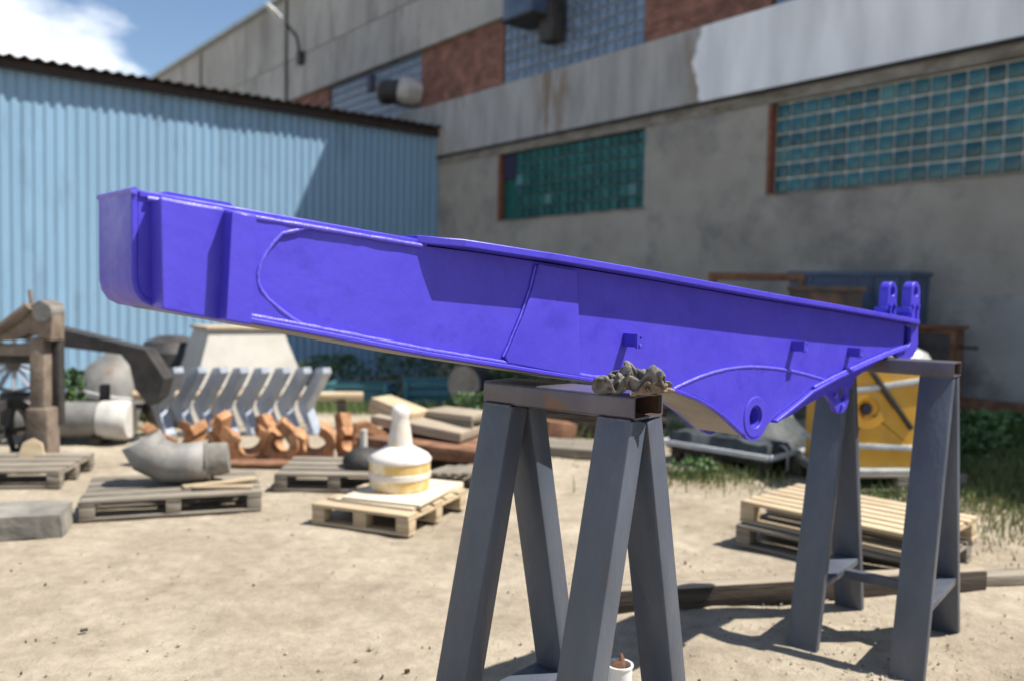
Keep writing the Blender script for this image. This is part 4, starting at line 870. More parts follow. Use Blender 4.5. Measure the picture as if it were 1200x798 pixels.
lump([([(-.010, -.030, .008), (.018, -.036, .014), (.046, -.036, .022), (.078, -.028, .020), (.112, -.016, .020)], [.006, .009, .011, .010, .005]),
      ([(.012, -.040, .022), (.032, -.046, .040), (.050, -.044, .036), (.066, -.038, .022)], [.005, .007, .008, .006]),
      ([(.040, -.036, .052), (.060, -.032, .048), (.086, -.026, .030)], [.005, .010, .008])], 0.0022, 0.010, 'leather_palm', M['leather'])

# white pot near the foot of the front trestle
t = thing('plastic_pot', 'small white plastic pot with a rusty stub standing in it', 'pot', (0.455, 3.32, 0.0))
MB().lathe([(.044, 0), (.047, .01), (.050, .14), (.054, .143), (.054, .150), (.047, .150), (.045, .05), (.0, .05)], 28).build('pot', M['cup'], t, 40)
MB().lathe([(.0, .118), (.046, .122)], 20).build('fill', M['iron_brown'], t)
MB().tube([(-.012, 0, .12), (.002, .004, .150), (.010, .0, .165), (.006, .004, .190)], [.030, .026, .012, .004], 7).build('stub', M['rust_dark'], t)

# ------------------------------------------------------------------ timber on the ground
t = thing('timber_beam', 'long dark square timber lying across the sand behind the trestles', 'timber', (1.60, 4.545, 0.0), math.atan2(.49, 2.21))
MB().box((0.0, 0, 0.052), (2.25, 0.10, 0.105), bevel=0.006).build('beam', M['wood_dark'], t)  # brown wood, darkened further with the shade of its front face
MB().box((0.0, 0, 0.110), (2.25, 0.096, 0.008), bevel=0.002).build('sunlit_top', M['wood_top'], t)  # paler sheet: sunlight on the beam's upper face, painted as colour
t = thing('plank_offcut', 'short pale plank end beside the pallet stack and trestle', 'plank', (2.75, 4.86, 0.0), R(10))
MB().box((0, 0, 0.03), (0.65, 0.13, 0.06), bevel=0.005).build('plank', M['wood_old'], t)

# ------------------------------------------------------------------ pallets
def pallet(label, loc, rz, L=1.2, W=0.8, wood='wood_new', nb=5, group='wooden pallets in the yard', z=0.0, skew=0.0):
    t = thing('pallet', label, 'pallet', (loc[0], loc[1], z), rz, group)
    bwid = W / nb * 0.78
    me_t = MB().box((0, 0, 0), (L, bwid, 0.022), bevel=0.003).mesh('top_board', M[wood], 30)
    me_c = MB().box((0, 0, 0), (0.10, W, 0.020), bevel=0.003).mesh('cross_board', M[wood], 30)
    me_b = MB().box((0, 0, 0), (0.10, 0.10, 0.075), bevel=0.004).mesh('block', M[wood], 30)
    me_s = MB().box((0, 0, 0), (L, 0.10, 0.020), bevel=0.003).mesh('bottom_board', M[wood], 30)
    for k in range(nb):
        o = link('top_board', me_t, t)
        o.location = (random.uniform(-.006, .006), -W / 2 + bwid / 2 + (W - bwid) * k / (nb - 1), 0.131); o.rotation_euler = (0, 0, R(random.uniform(-.5, .5)))
    for x in (-L / 2 + .05, 0, L / 2 - .05):
        o = link('cross_board', me_c, t); o.location = (x, 0, 0.109)
        for y in (-W / 2 + .052, 0, W / 2 - .052):
            o = link('block', me_b, t); o.location = (x, y, 0.060); o.rotation_euler = (0, 0, R(random.uniform(-2, 2)))
    for y in (-W / 2 + .052, 0, W / 2 - .052):
        o = link('bottom_board', me_s, t); o.location = (random.uniform(-.005, .005), y, 0.011)
    return t
SR = R(-45)
pallet('pale wooden pallet on the ground, lower of the stack of two behind the trestle', (2.20, 5.40), SR + R(2), wood='wood_old', nb=5)
pallet('pale wooden pallet on top of the stack of two behind the trestle', (2.235, 5.43), SR, wood='wood_new', nb=7, z=0.144)
pallet('small pallet under the white and yellow cone casting', (-0.84, 6.10), R(-21.7), L=0.76, W=0.90, wood='wood_new', nb=5)
pallet('grey weathered pallet under the steel pipe elbow', (-2.50, 6.32), R(20), wood='wood_old', nb=5)
pallet('grey weathered pallet at the left edge behind the stone block', (-4.22, 7.02), R(8), wood='wood_old', nb=4)
pallet('low dark grey pallet behind the cone casting carrying a black lump', (-1.42, 7.15), R(2), L=0.95, W=0.75, wood='wood_old', nb=4)
pallet('dark pallet under the black stretch-wrapped load', (2.36, 8.44), R(45), L=1.1, W=1.05, wood='wood_dark', nb=5)
pallet('pallet under the wrapped yellow machine part', (3.30, 7.66), R(8), L=1.2, W=0.9, wood='wood_old', nb=5)

# plywood sheets and the cone casting on the pallet
tag(MB().box((0, 0, 0), (0.62, 0.80, 0.018), bevel=.002).build('plywood_sheet', M['ply']), 'lower of the two plywood sheets under the cone casting', 'board', 'plywood sheets on the pallet')
o = bpy.data.objects['plywood_sheet']; o.location = (-0.78, 6.15, 0.153); o.rotation_euler = (0, 0, R(-21.7))
o = tag(MB().box((0, 0, 0), (0.60, 0.78, 0.018), bevel=.002).build('plywood_sheet', M['ply']), 'upper dusty plywood sheet directly beneath the cone casting', 'board', 'plywood sheets on the pallet')
o.location = (-0.755, 6.15, 0.1725); o.rotation_euler = (0, 0, R(-18.7))
t = thing('cone_casting', 'white and yellow painted bottle-shaped casting standing on the plywood board', 'casting', (-0.80, 6.18, 0.182))
MB().lathe([(.205, 0), (.215, .01), (.222, .12), (.222, .205)], 36).build('drum', M['cone_yellow'], t, 30)
MB().lathe([(.2225, .085), (.2265, .09), (.2265, .125), (.2225, .13)], 36).build('white_band', M['cone_white'], t, 30)
MB().lathe([(.228, .205), (.230, .225), (.205, .255), (.140, .290), (.095, .315)], 36).build('shoulder', M['cone_white'], t, 50)
MB().lathe([(.092, .312), (.086, .36), (.074, .44), (.062, .50), (.066, .53), (.070, .555), (.062, .585), (.040, .605), (0, .612)], 28).build('neck', M['cone_white'], t, 50)

# pipe elbow
t = thing('pipe_elbow', 'thick grey steel pipe elbow with a pale collar lying on the weathered pallet', 'pipe', (-2.48, 6.36, 0.143), R(14))
def mitre(path, r, seg=28):
    b = MB(); pts = [Vector(p_) for p_ in path]; rings = []
    for i, p_ in enumerate(pts):
        d0 = (p_ - pts[i - 1]).normalized() if i else (pts[1] - p_).normalized()
        d1 = (pts[i + 1] - p_).normalized() if i < len(pts) - 1 else d0
        nrm = (d0 + d1).normalized(); side = Vector((0, 1, 0)); upv = side.cross(nrm).normalized(); k = 1 / max(0.4, nrm.dot(d0))
        rings.append([p_ + side * r * math.cos(2 * math.pi * q_ / seg) + upv * r * k * math.sin(2 * math.pi * q_ / seg) for q_ in range(seg)])
    return b, rings
b, rg = mitre([(-.27, 0, .335), (-.21, 0, .225), (-.08, 0, .155), (.06, 0, .150), (.20, 0, .168)], .150)
vv = [[b.bm.verts.new(p_) for p_ in r_] for r_ in rg]
for A_, B_ in zip(vv, vv[1:]):
    for k in range(28): b.bm.faces.new((A_[k], A_[(k + 1) % 28], B_[(k + 1) % 28], B_[k]))
o = b.build('elbow_shell', M['iron_grey'], t, 20)
sd = o.modifiers.new('wall', 'SOLIDIFY'); sd.thickness = 0.018
b = MB(); b.tube([(.195, 0, .167), (.222, 0, .170)], .156, 28, cap=False).tube([(.215, 0, .170), (.35, 0, .185)], [.128, .118], 28, cap=True)
b.build('collar', M['stone'], t, 30)
o = tag(MB().box((0, 0, 0), (.55, .07, .022), bevel=.003).build('wood_strip', M['wood_new']), 'longer pale wood strip lying on the pallet by the pipe elbow', 'strip')
o.location = (-2.165, 6.335, .157); o.rotation_euler = (0, 0, R(38))
o = tag(MB().box((0, 0, 0), (.42, .06, .02), bevel=.003).build('wood_strip', M['wood_new']), 'shorter pale wood strip at the pallet edge before the pipe elbow', 'strip')
o.location = (-2.10, 6.20, .156); o.rotation_euler = (0, 0, R(8))

# stone block at the left edge
t = thing('stone_block', 'low grey weathered block lying at the left edge of the sand', 'block', (-3.52, 5.40, 0.0), R(16))
b = MB(); b.box((0, 0, .075), (1.25, .42, .15))
bmesh.ops.subdivide_edges(b.bm, edges=b.bm.edges[:], cuts=7, use_grid_fill=True)
for v_ in b.bm.verts:
    n3 = noise.noise_vector(v_.co * 4); v_.co += Vector((n3.x * .03, n3.y * .03, n3.z * .02))
    if v_.co.z < .06 and v_.co.y < -.1: v_.co.y += .06 * max(0, math.sin((v_.co.x + .4) * 5))
b.build('block', M['stone'], t, 40)

# ------------------------------------------------------------------ machinery on the left
t = thing('machine_frame', 'rusty brown machine frame with a post, curved casting and flywheel', 'machine', (-4.20, 7.60, 0.0))
MB().box((0, 0, .57), (.13, .16, 1.14), bevel=.01).build('post', M['iron_brown'], t)
MB().box((.10, .10, .75), (.07, .10, .80), bevel=.01).build('post', M['iron_black'], t)
MB().box((-.62, 0, 1.03), (1.2, .14, .10), bevel=.01).build('cross_beam', M['iron_brown'], t)
MB().box((-.62, .10, .93), (1.2, .06, .07), bevel=.01).build('cross_beam', M['iron_black'], t)
MB().prism([(-1.0, 1.09), (-.35, 1.10), (-.18, 1.12), (-.06, 1.18), (.14, 1.12), (.15, 1.34), (.13, 1.44), (.04, 1.47), (-.03, 1.42), (-.10, 1.44), (-.16, 1.36), (-.24, 1.26), (-.36, 1.20), (-.6, 1.18), (-1.0, 1.18)], -.10, .12).build('curved_casting', M['iron_brown'], t, 40)
MB().tube([(-.5, -.11, 1.16), (-.28, -.12, 1.22), (-.14, -.12, 1.33), (-.04, -.12, 1.42)], [.04, .05, .05, .04], 10).build('rib', M['iron_brown'], t)
MB().lathe([(0, -.13), (.075, -.13), (.085, -.10), (.085, .12), (0, .12)], 18, Matrix.Translation((.07, 0, 1.37)) @ Matrix.Rotation(R(90), 4, 'X')).build('bearing', M['iron_grey'], t)
MB().tube([(-.08, 0, 1.42), (-.10, 0, 1.56)], .018, 8).build('pin', M['iron_brown'], t)
wl = MB(); wl.lathe([(.21, -.045), (.29, -.045), (.29, .045), (.21, .045)], 32, Matrix.Translation((-.30, -.02, .30)) @ Matrix.Rotation(R(68), 4, 'Z') @ Matrix.Rotation(R(90), 4, 'X'), close=True)
fwheel = wl.build('flywheel', M['iron_black'], t, 30)
for k in range(5):
    sp = MB()
    a_ = 2 * math.pi * k / 5; ax = Vector((math.cos(R(68)), math.sin(R(68)), 0))
    sp.beam(Vector((-.30, -.02, .30)), Vector((-.30, -.02, .30)) + ax * (.22 * math.cos(a_)) + Vector((0, 0, .22 * math.sin(a_))), ax.cross(Vector((0, 0, 1))), .03, .04)
    sp.build('spoke', M['iron_black'], fwheel)
MB().box((.02, -.02, .26), (.20, .22, .52), bevel=.02).build('gearbox', M['iron_brown'], t)
MB().box((.02, -.02, .03), (.5, .42, .06), bevel=.01).build('base_plate', M['rust_dark'], t)
t = thing('wood_slab', 'small round-topped wood slab leaning on the rusty machine frame', 'slab', (-4.12, 7.28, 0.0), R(12))
b = MB(); b.prism([(-.085, 0), (.085, 0), (.10, .14), (.07, .25), (0, .29), (-.07, .25), (-.10, .14)], -.03, .03); o = b.build('slab', M['wood_new'], t, 40); o.rotation_euler = (R(-12), 0, 0)

t = thing('conveyor_guard', 'long black sloping belt guard with a hooked hood behind the machine frame', 'guard', (-4.70, 8.95, 0.0))
def gp(px_, py_): return ((px_ - 600) / 1000 * 9.0 + 4.70, 1.6 - (py_ - 336) / 1000 * 9.0)
MB().prism([gp(58, 380), gp(120, 394), gp(178, 407), gp(200, 440), gp(194, 462), gp(182, 472), gp(166, 452), gp(160, 425), gp(150, 413), gp(58, 403)], -.13, .13).build('guard_shell', M['iron_black'], t, 30)
MB().box((.42, .0, .28), (.07, .10, .60)).build('support_leg', M['iron_black'], t)
MB().box((-.15, .0, .45), (.07, .10, .92)).build('support_leg', M['iron_black'], t)

t = thing('steel_cylinder', 'grey horizontal steel cylinder with a white crusted end behind the pallets', 'cylinder', (-4.38, 8.75, 0.0), R(4))
MB().tube([(-.62, 0, .235), (.18, 0, .235)], .185, 28).build('shell', M['iron_grey'], t)
MB().tube([(.16, 0, .235), (.30, 0, .235), (.42, 0, .235), (.45, 0, .235)], [.195, .205, .20, .18], 28).build('crusted_end', M['white_dust'], t)
for x in (-.45, .15): MB().box((x, 0, .04), (.10, .34, .08)).build('chock', M['wood_dark'], t)

t = thing('cone_drum', 'grey conical steel drum behind the horizontal cylinder', 'drum', (-5.05, 10.6, zg(-5.05, 10.6)))
MB().lathe([(.06, .92), (.12, .86), (.34, .60), (.44, .36), (.44, .02), (0, 0)], 30, Matrix.Rotation(R(12), 4, 'Y')).build('shell', M['iron_grey'], t, 30)
MB().lathe([(.445, .30), (.465, .31), (.465, .37), (.445, .38)], 30, Matrix.Rotation(R(12), 4, 'Y')).build('hoop', M['galv'], t)
t = thing('dark_drum', 'dark round drum standing under the hood of the belt guard', 'drum', (-4.35, 10.9, zg(-4.35, 10.9)))
MB().lathe([(.40, .0), (.40, .85), (.32, .98), (.15, 1.05), (0, 1.06)], 28).build('shell', M['iron_black'], t, 30)

t = thing('fan_wheel', 'bluish bladed fan wheel at the left edge behind the machine frame', 'fan', (-5.35, 9.15, 0.0), R(20))
MB().lathe([(.28, -.05), (.31, -.05), (.31, .05), (.28, .05)], 32, Matrix.Translation((0, 0, .76)) @ Matrix.Rotation(R(90), 4, 'X'), close=True).build('rim', M['iron_black'], t, 30)
MB().lathe([(0, -.06), (.07, -.06), (.07, .06), (0, .06)], 20, Matrix.Translation((0, 0, .76)) @ Matrix.Rotation(R(90), 4, 'X')).build('hub', M['iron_black'], t, 30)
for k in range(12):
    a_ = 2 * math.pi * k / 12; d_ = Vector((math.cos(a_), 0, math.sin(a_)))
    MB().beam(Vector((0, 0, .76)) + d_ * .06, Vector((0, 0, .76)) + d_ * .285, Vector((-d_.z, .5, d_.x)), .05, .010).build('blade', M['tine'], t)
MB().box((0, .06, .22), (.30, .16, .45), bevel=.02).build('fan_stand', M['iron_black'], t)

# pale hopper
t = thing('hopper', 'pale truncated pyramid hopper with a tan rim in front of the blue shed', 'hopper', (-3.42, 10.65, zg(-3.4, 10.55)), R(36))
b = MB()
def ringp(wx, wy, z, cx=0.0): return [b.bm.verts.new((cx + sx * wx, sy * wy, z)) for sx, sy in ((-1, -1), (1, -1), (1, 1), (-1, 1))]
lo, mi, hi = ringp(.74, .56, 0), ringp(.72, .54, .34), ringp(.45, .33, 1.14)
for A_, B_ in ((lo, mi), (mi, hi)):
    for k in range(4): b.bm.faces.new((A_[k], A_[(k + 1) % 4], B_[(k + 1) % 4], B_[k]))
b.bm.faces.new(hi); b.build('shell', M['hopper'], t, 0)
MB().box((0, 0, 1.165), (.98, .74, .04), bevel=.006).build('rim', M['hopper_rim'], t)
MB().box((0, 0, .46), (1.36, 1.02, .03)).build('waist_band', M['hopper_rim'], t)

# row of cast tines
def tine_mesh():
    b = MB()
    b.prism([(.06, 0), (.14, 0), (.0, .27), (.03, .36), (.14, .50), (.27, .70), (.25, .76), (.15, .75), (.03, .56), (-.10, .40), (-.15, .33), (-.12, .26)], -.06, .06)
    return b.mesh('tine_body', M['tine'], 30)
tm = tine_mesh()
fm = MB().box((.04, 0, .015), (.20, .16, .03), bevel=.004).mesh('tine_foot', M['tine'], 30)
row0, row1 = Vector((-3.80, 9.30, 0)), Vector((-2.27, 9.62, 0))
words = ['leftmost', 'second', 'third', 'fourth', 'fifth', 'sixth', 'seventh', 'rightmost']
for k in range(8):
    p_ = row0.lerp(row1, k / 7)
    t = thing('ripper_tine', ('%s of the eight blue-grey angled steel tines in a row' % words[k]) if k in (0, 7) else ('%s from the left of the eight blue-grey angled steel tines' % words[k]),
              'tine', (p_.x, p_.y, 0), R(-30 + random.uniform(-4, 4)), 'row of blue-grey tines')
    link('tine_body', tm, t); link('tine_foot', fm, t)
t = thing('round_bar', 'pale round bar running behind the row of tines', 'bar', (-3.0, 9.95, 0.0), R(8))
MB().tube([(-1.35, 0, .37), (1.25, 0, .37)], .055, 14).build('bar', M['wood_new'], t)
for x in (-1.1, 1.0): MB().box((x, 0, .155), (.10, .14, .31)).build('bar_rest', M['wood_dark'], t)

# rusty clamp castings
def clamp_parts():
    b = MB()
    outer = arc(0, .20, .20, 140, 425, 18); inner = arc(0.01, .20, .105, 425, 140, 14)
    b.prism(outer + inner, -.11, .11)
    c = MB().prism([(-.18, .12), (-.10, .10), (-.16, .34), (-.26, .47), (-.33, .42), (-.25, .28)], -.08, .08)
    d = MB().box((.02, 0, .035), (.30, .18, .07), bevel=.008)
    return b.mesh('clamp_ring', M['rust'], 30), c.mesh('clamp_ear', M['rust'], 30), d.mesh('clamp_base', M['rust_dark'], 30)
cr, ce, cb_ = clamp_parts()
cw = ['leftmost', 'second from the left', 'third from the left', 'third from the right', 'second from the right', 'rightmost']
for k in range(6):
    csz = .95
    x = -3.10 + k * 0.315; y = 7.95 + 0.03 * k + random.uniform(-.04, .04)
    t = thing('clamp_casting', '%s of the six orange rusty clamp castings before the tines' % cw[k], 'casting', (x, y, 0), R([48, 160, 25, -14, 8, -30][k]), 'row of rusty clamp castings')
    t.rotation_euler = (R([8, -14, 10, -6, 12, -9][k]), R([-10, 6, 0, 8, -5, 12][k]), t.rotation_euler.z); t.scale = [[1, 1.1, .95], [.9, 1, 1.05], [1.1, 1, .95], [1, 1.15, .9], [1.05, .9, 1], [.9, 1, .9]][k]; t.scale = [c_ * csz for c_ in t.scale]
    link('clamp_ring', cr, t); link('clamp_ear', ce, t); link('clamp_base', cb_, t)
t = thing('rusty_bracket', 'small upright rusty bracket beside the rightmost clamp casting', 'bracket', (-1.33, 8.0, 0), R(20))
MB().prism([(-.16, 0), (.10, 0), (.10, .05), (-.02, .10), (-.04, .30), (.16, .22), (.18, .27), (-.02, .40), (-.14, .38)], -.06, .06).build('bracket', M['rust'], t, 30)
MB().box((.05, -.03, .12), (.07, .06, .24), bevel=.005).build('side_lug', M['white_dust'], t)
t = thing('skid_plate', 'flat dark rusty plate on the sand under the clamp castings', 'plate', (-2.35, 7.78, 0), R(3))
MB().box((0, 0, .02), (1.75, .28, .035), bevel=.004).build('plate', M['rust_dark'], t)

# black lump and things by the dark pallet
t = thing('black_lump', 'black cast lump with a pale stub on the low grey pallet', 'casting', (-1.22, 7.12, 0.143))
b = MB(); b.lathe([(.17, 0), (.185, .05), (.15, .12), (.07, .155), (0, .16)], 18)
for v_ in b.bm.verts: v_.co += noise.noise_vector(v_.co * 9) * .02
b.build('lump', M['iron_black'], t, 50)
MB().lathe([(.035, 0), (.03, .2), (.0, .21)], 12, Matrix.Translation((-.02, .06, .10))).build('stub', M['white_dust'], t)

# heap of slabs right of the cone
def slab(name, label, cat, c, size, rz, tilt, material, grp=None, z=0.0):
    t = thing(name, label, cat, (c[0], c[1], z), rz, grp)
    o = MB().box((0, 0, size[2] / 2), size, bevel=min(.008, size[2] * .2)).build('slab', material, t, 30)
    o.rotation_euler = (R(tilt[0]), R(tilt[1]), 0); return t
slab('steel_slab', 'rusty brown flat slab at the bottom of the heap behind the cone', 'slab', (-0.72, 8.05), (1.25, .8, .12), R(-14), (0, 3), M['rust_dark'], z=0.12)
slab('steel_slab', 'tan flat slab lying tilted on the heap behind the cone', 'slab', (-0.80, 8.25), (.95, .6, .09), R(-20), (0, 6), M['wood_top'], z=0.29)
slab('timber_block', 'pale timber block leaning on the heap left of the cone', 'timber', (-1.12, 8.4), (.50, .32, .16), R(-28), (0, 14), M['wood_new'], z=0.36)
t = thing('wooden_table', 'low wooden trestle table with a grey top right of the cone', 'table', (-0.52, 8.40, 0), R(-32))
MB().box((0, 0, .43), (.62, .42, .05), bevel=.005).build('table_top', M['wood_top'], t)
MB().box((.02, -.19, .34), (.58, .03, .12), bevel=.003).build('apron', M['wood_old'], t)
for sx in (-1, 1):
    for sy in (-1, 1):
        MB().beam((sx * .24, sy * .16, .40), (sx * .30, sy * .17, 0), (0, 1, 0), .05, .05).build('leg', M['wood_dark'], t)
t = thing('slatted_grate', 'dark slatted grate leaning low beside the cone pallet', 'grate', (-0.42, 7.35, 0), R(-28))
for k in range(5): MB().box((-.20 + k * .10, 0, .06 + .012 * k), (.06, .52, .03), bevel=.003).build('slat', M['wood_old'], t)
MB().box((0, -.20, .02), (.55, .05, .05)).build('runner', M['wood_dark'], t); MB().box((0, .20, .02), (.55, .05, .05)).build('runner', M['wood_dark'], t)

# crates in the shade of the shed
def crate(label, loc, rz, size):
    t = thing('teal_crate', label, 'crate', (loc[0], loc[1], zg(*loc) - .02), rz, 'teal crates by the shed')
    L_, W_, H_ = size
    for k in range(4):
        z = H_ * (k + .5) / 4
        for sy in (-1, 1): MB().box((0, sy * W_ / 2, z), (L_, .02, H_ / 4 * .72), bevel=.003).build('slat', M['teal'], t)
        for sx in (-1, 1): MB().box((sx * L_ / 2, 0, z), (.02, W_ - .03, H_ / 4 * .72), bevel=.003).build('slat', M['teal'], t)
    for sx in (-1, 1):
        for sy in (-1, 1): MB().box((sx * (L_ / 2 + .015), sy * (W_ / 2 + .025), H_ / 2), (.07, .03, H_), bevel=.003).build('corner_post', M['teal'], t)
    MB().box((0, 0, .03), (L_ - .03, W_ - .03, .03)).build('bottom', M['wood_dark'], t)
crate('left of the two teal slatted crates in the shade by the shed', (-2.75, 15.5), R(-6), (1.1, .7, .52))
crate('right of the two teal slatted crates in the shade by the shed', (-1.15, 15.4), R(9), (1.5, .8, .62))
t = thing('motor_drum', 'dark motor drum on the ground behind the near trestle', 'drum', (-0.62, 13.4, zg(-.62, 13.4)), R(60))
MB().tube([(-.22, 0, .52), (.22, 0, .52)], .27, 24).build('shell', M['iron_black'], t)
MB().tube([(-.24, 0, .52), (-.20, 0, .52)], .29, 24).build('flange', M['iron_grey'], t)
MB().box((0, 0, .14), (.46, .40, .30), bevel=.02).build('foot', M['iron_black'], t)

# things seen through the near trestle
slab('pipe_saddle', 'brown rusty saddle piece behind the near trestle legs', 'saddle', (0.50, 9.3), (.34, .26, .24), R(20), (0, 8), M['rust_dark'])
def boards(label, loc, rz, n, layers, size, material):
    t = thing('plank_stack', label, 'boards', (loc[0], loc[1], zg(*loc)), rz)
    me = MB().box((0, 0, 0), size, bevel=.004).mesh('plank', material, 30)
    for l in range(layers):
        for k in range(n):
            o = link('plank', me, t); o.location = (random.uniform(-.05, .05), (k - (n - 1) / 2) * (size[1] + .012), size[2] * (l + .5) + .002 * l); o.rotation_euler = (0, 0, R(random.uniform(-1.5, 1.5)))
boards('grey boards lying in the shade behind the near trestle', (0.80, 8.7), R(-16), 4, 2, (1.0, .14, .045), M['wood_old'])
boards('dark boards stacked behind the grey boards in the shade', (1.0, 10.1), R(-8), 4, 6, (1.6, .16, .06), M['wood_dark'])

# ------------------------------------------------------------------ wrapped pallet load
t = thing('wrapped_load', 'low load under black stretch wrap with white straps on a dark pallet', 'wrapped load', (2.36, 8.44, 0.143), R(45))
b = MB(); N = 26; gr = []
for i in range(N + 1):
    row = []
    for j in range(N + 1):
        u_, v_ = i / N * 2 - 1, j / N * 2 - 1
        e_ = max(abs(u_), abs(v_))
        h_ = .15 + .42 * (1 - smooth01(0.12, .98, math.hypot(u_ - .2, v_ + .05))) ** 1.1 + .035 * noise.noise((u_ * 2.5, v_ * 2.5, 4)) + .02 * noise.noise((u_ * 7, v_ * 7, 1))
        if e_ > .97: h_ = .0
        row.append(b.bm.verts.new((u_ * .60, v_ * .57, h_)))
    gr.append(row)
for i in range(N):
    for j in range(N): b.bm.faces.new((gr[i][j], gr[i + 1][j], gr[i + 1][j + 1], gr[i][j + 1]))
b.build('wrap_cover', M['wrap'], t, 70)
for y in (-.575, .575): MB().box((0, y * 1.02, .05), (1.24, .035, .05), bevel=.012).build('edge_guard', M['strap'], t)
for x in (-.61, .61): MB().box((x * 1.02, 0, .048), (.035, 1.14, .05), bevel=.012).build('edge_guard', M['strap'], t)
def strap_over(x): return [(x, -.62, -.10), (x, -.615, .10)] + [(x, -.57 + 1.14 * k / 14, .135 + .46 * (1 - smooth01(0.12, .98, math.hypot(x / .6 - .2, (-.57 + 1.14 * k / 14) / .57 + .05))) ** 1.1) for k in range(15)] + [(x, .615, .10), (x, .62, -.10)]
for x in (-.34, .28):
    b = MB(); pp = strap_over(x); 
    A_ = [b.bm.verts.new((p_[0] - .022, p_[1], p_[2])) for p_ in pp]; B_ = [b.bm.verts.new((p_[0] + .022, p_[1], p_[2])) for p_ in pp]
    for k in range(len(pp) - 1): b.bm.faces.new((A_[k], A_[k + 1], B_[k + 1], B_[k]))
    o = b.build('strap', M['strap'], t, 60); sd = o.modifiers.new('t', 'SOLIDIFY'); sd.thickness = .006

# yellow machine part
t = thing('yellow_machine_part', 'big yellow machine casting strapped and wrapped on a pallet behind the trestle', 'machine part', (3.30, 7.62, 0.143), R(6))
prof = [(-.55, 0), (.42, 0), (.46, .12), (.46, .50), (.40, .74), (.28, .90), (.10, .96), (-.20, .95), (-.42, .88), (-.55, .70)]
MB().prism(prof, -.28, .30, [circle(-.26, .55, .045, 18)]).build('casting', M['yellow'], t, 30)
bv = bpy.data.objects['casting'].modifiers.new('edge', 'BEVEL'); bv.width = .05; bv.segments = 4; bv.limit_method = 'ANGLE'; bv.angle_limit = R(60)
b = MB(); b.lathe([(.10, 0), (.17, 0), (.17, .022), (.10, .022)], 30, Matrix.Translation((-.26, -.28, .55)) @ Matrix.Rotation(R(90), 4, 'X'), close=True); b.build('bearing_ring', M['yellow'], t, 30)
b = MB(); b.lathe([(.0, 0), (.046, 0), (.046, .004), (0, .004)], 20, Matrix.Translation((-.26, -.272, .55)) @ Matrix.Rotation(R(90), 4, 'X')); b.build('bore', M['hole'], t)
b = MB(); b.beam((-.30, -.30, .95), (.14, -.30, .38), (0, 1, 0), .03, .045, bevel=.004); b.build('hose', M['iron_black'], t)
for z, tl in ((.22, 2), (.76, -9)):
    o = MB().box((0, 0, 0), (1.04, .63, .045), bevel=.004).build('strap', M['strap'], t); o.location = (-.045, .01, z); o.rotation_euler = (0, R(tl), 0)
b = MB(); b.lathe([(.40, .0), (.385, .12), (.30, .24), (.16, .31), (0, .335)], 26, Matrix.Translation((.34, .24, .84)) @ Matrix.Diagonal((.72, .6, .72, 1)))
for v_ in b.bm.verts: v_.co += noise.noise_vector(v_.co * 5) * .02
b.build('wrap_hood', M['wrap_pale'], t, 60)
MB().box((-.05, -.02, .02), (1.1, .72, .04), bevel=.01).build('wrap_skirt', M['wrap_pale'], t)

# ------------------------------------------------------------------ racks, bins and cabinet along the factory wall
t = thing('rusty_rack', 'rusty open steel frame standing by the factory wall behind the arm', 'rack', (3.80, 13.4, 0), R(-16))
for sx in (-1, 1):
    for sy in (-1, 1): MB().box((sx * .66, sy * .32, 1.0), (.09, .09, 2.0), bevel=.006).build('post', M['rust_dark'], t)
for z in (.25, 1.55, 1.97):
    for sy in (-1, 1): MB().box((0, sy * .32, z), (1.42, .07, .10), bevel=.006).build('rail', M['rust_dark'], t)
    for sx in (-1, 1): MB().box((sx * .66, 0, z), (.07, .60, .10), bevel=.006).build('rail', M['rust_dark'], t)
MB().box((0, .0, 1.58), (1.2, .5, .03)).build('shelf', M['rust_dark'], t)
def bin_(label, loc, rz, size, material):
    t = thing('steel_bin', label, 'bin', (loc[0], loc[1], 0), rz, 'steel bins along the factory wall')
    L_, W_, H_ = size
    b = MB(); k = .86
    lo = [b.bm.verts.new((sx * L_ / 2 * k, sy * W_ / 2 * k, .12)) for sx, sy in ((-1, -1), (1, -1), (1, 1), (-1, 1))]
    hi = [b.bm.verts.new((sx * L_ / 2, sy * W_ / 2, H_)) for sx, sy in ((-1, -1), (1, -1), (1, 1), (-1, 1))]
    for i in range(4): b.bm.faces.new((lo[i], lo[(i + 1) % 4], hi[(i + 1) % 4], hi[i]))
    b.bm.faces.new(lo); o = b.build('bin_shell', material, t, 0); sd = o.modifiers.new('t', 'SOLIDIFY'); sd.thickness = .02
    for sy in (-1, 1): MB().box((0, sy * W_ / 2, H_), (L_ + .06, .06, .07), bevel=.005).build('rim_bar', material, t)
    for sx in (-1, 1): MB().box((sx * L_ / 2, 0, H_), (.06, W_ - .06, .068), bevel=.005).build('rim_bar', material, t)
    for sx in (-1, 1):
        for sy in (-1, 1): MB().box((sx * L_ / 2 * .8, sy * W_ / 2 * .8, .06), (.10, .10, .12)).build('foot', material, t)
    for x in (-L_ / 4, L_ / 4): MB().beam((x, -W_ / 2 * k, .14), (x, -W_ / 2 - .005, H_ - .05), (1, 0, 0), .05, .05).build('rib', material, t)
bin_('long dark blue steel bin by the factory wall beside the rusty rack', (4.95, 13.1), R(-28), (1.25, .9, 2.02), M['bin_blue'])
bin_('dark blue steel bin with a high end right behind the arm lugs', (5.55, 12.45), R(-50), (.75, .6, 2.02), M['bin_blue'])
bin_('lower rusty bin in front of the long blue bin', (4.35, 11.9), R(-20), (.95, .55, 1.78), M['bin_brown'])
t = thing('metal_cabinet', 'dark brown metal cabinet with a handle against the factory wall', 'cabinet', (6.05, 12.15, 0), R(-42))
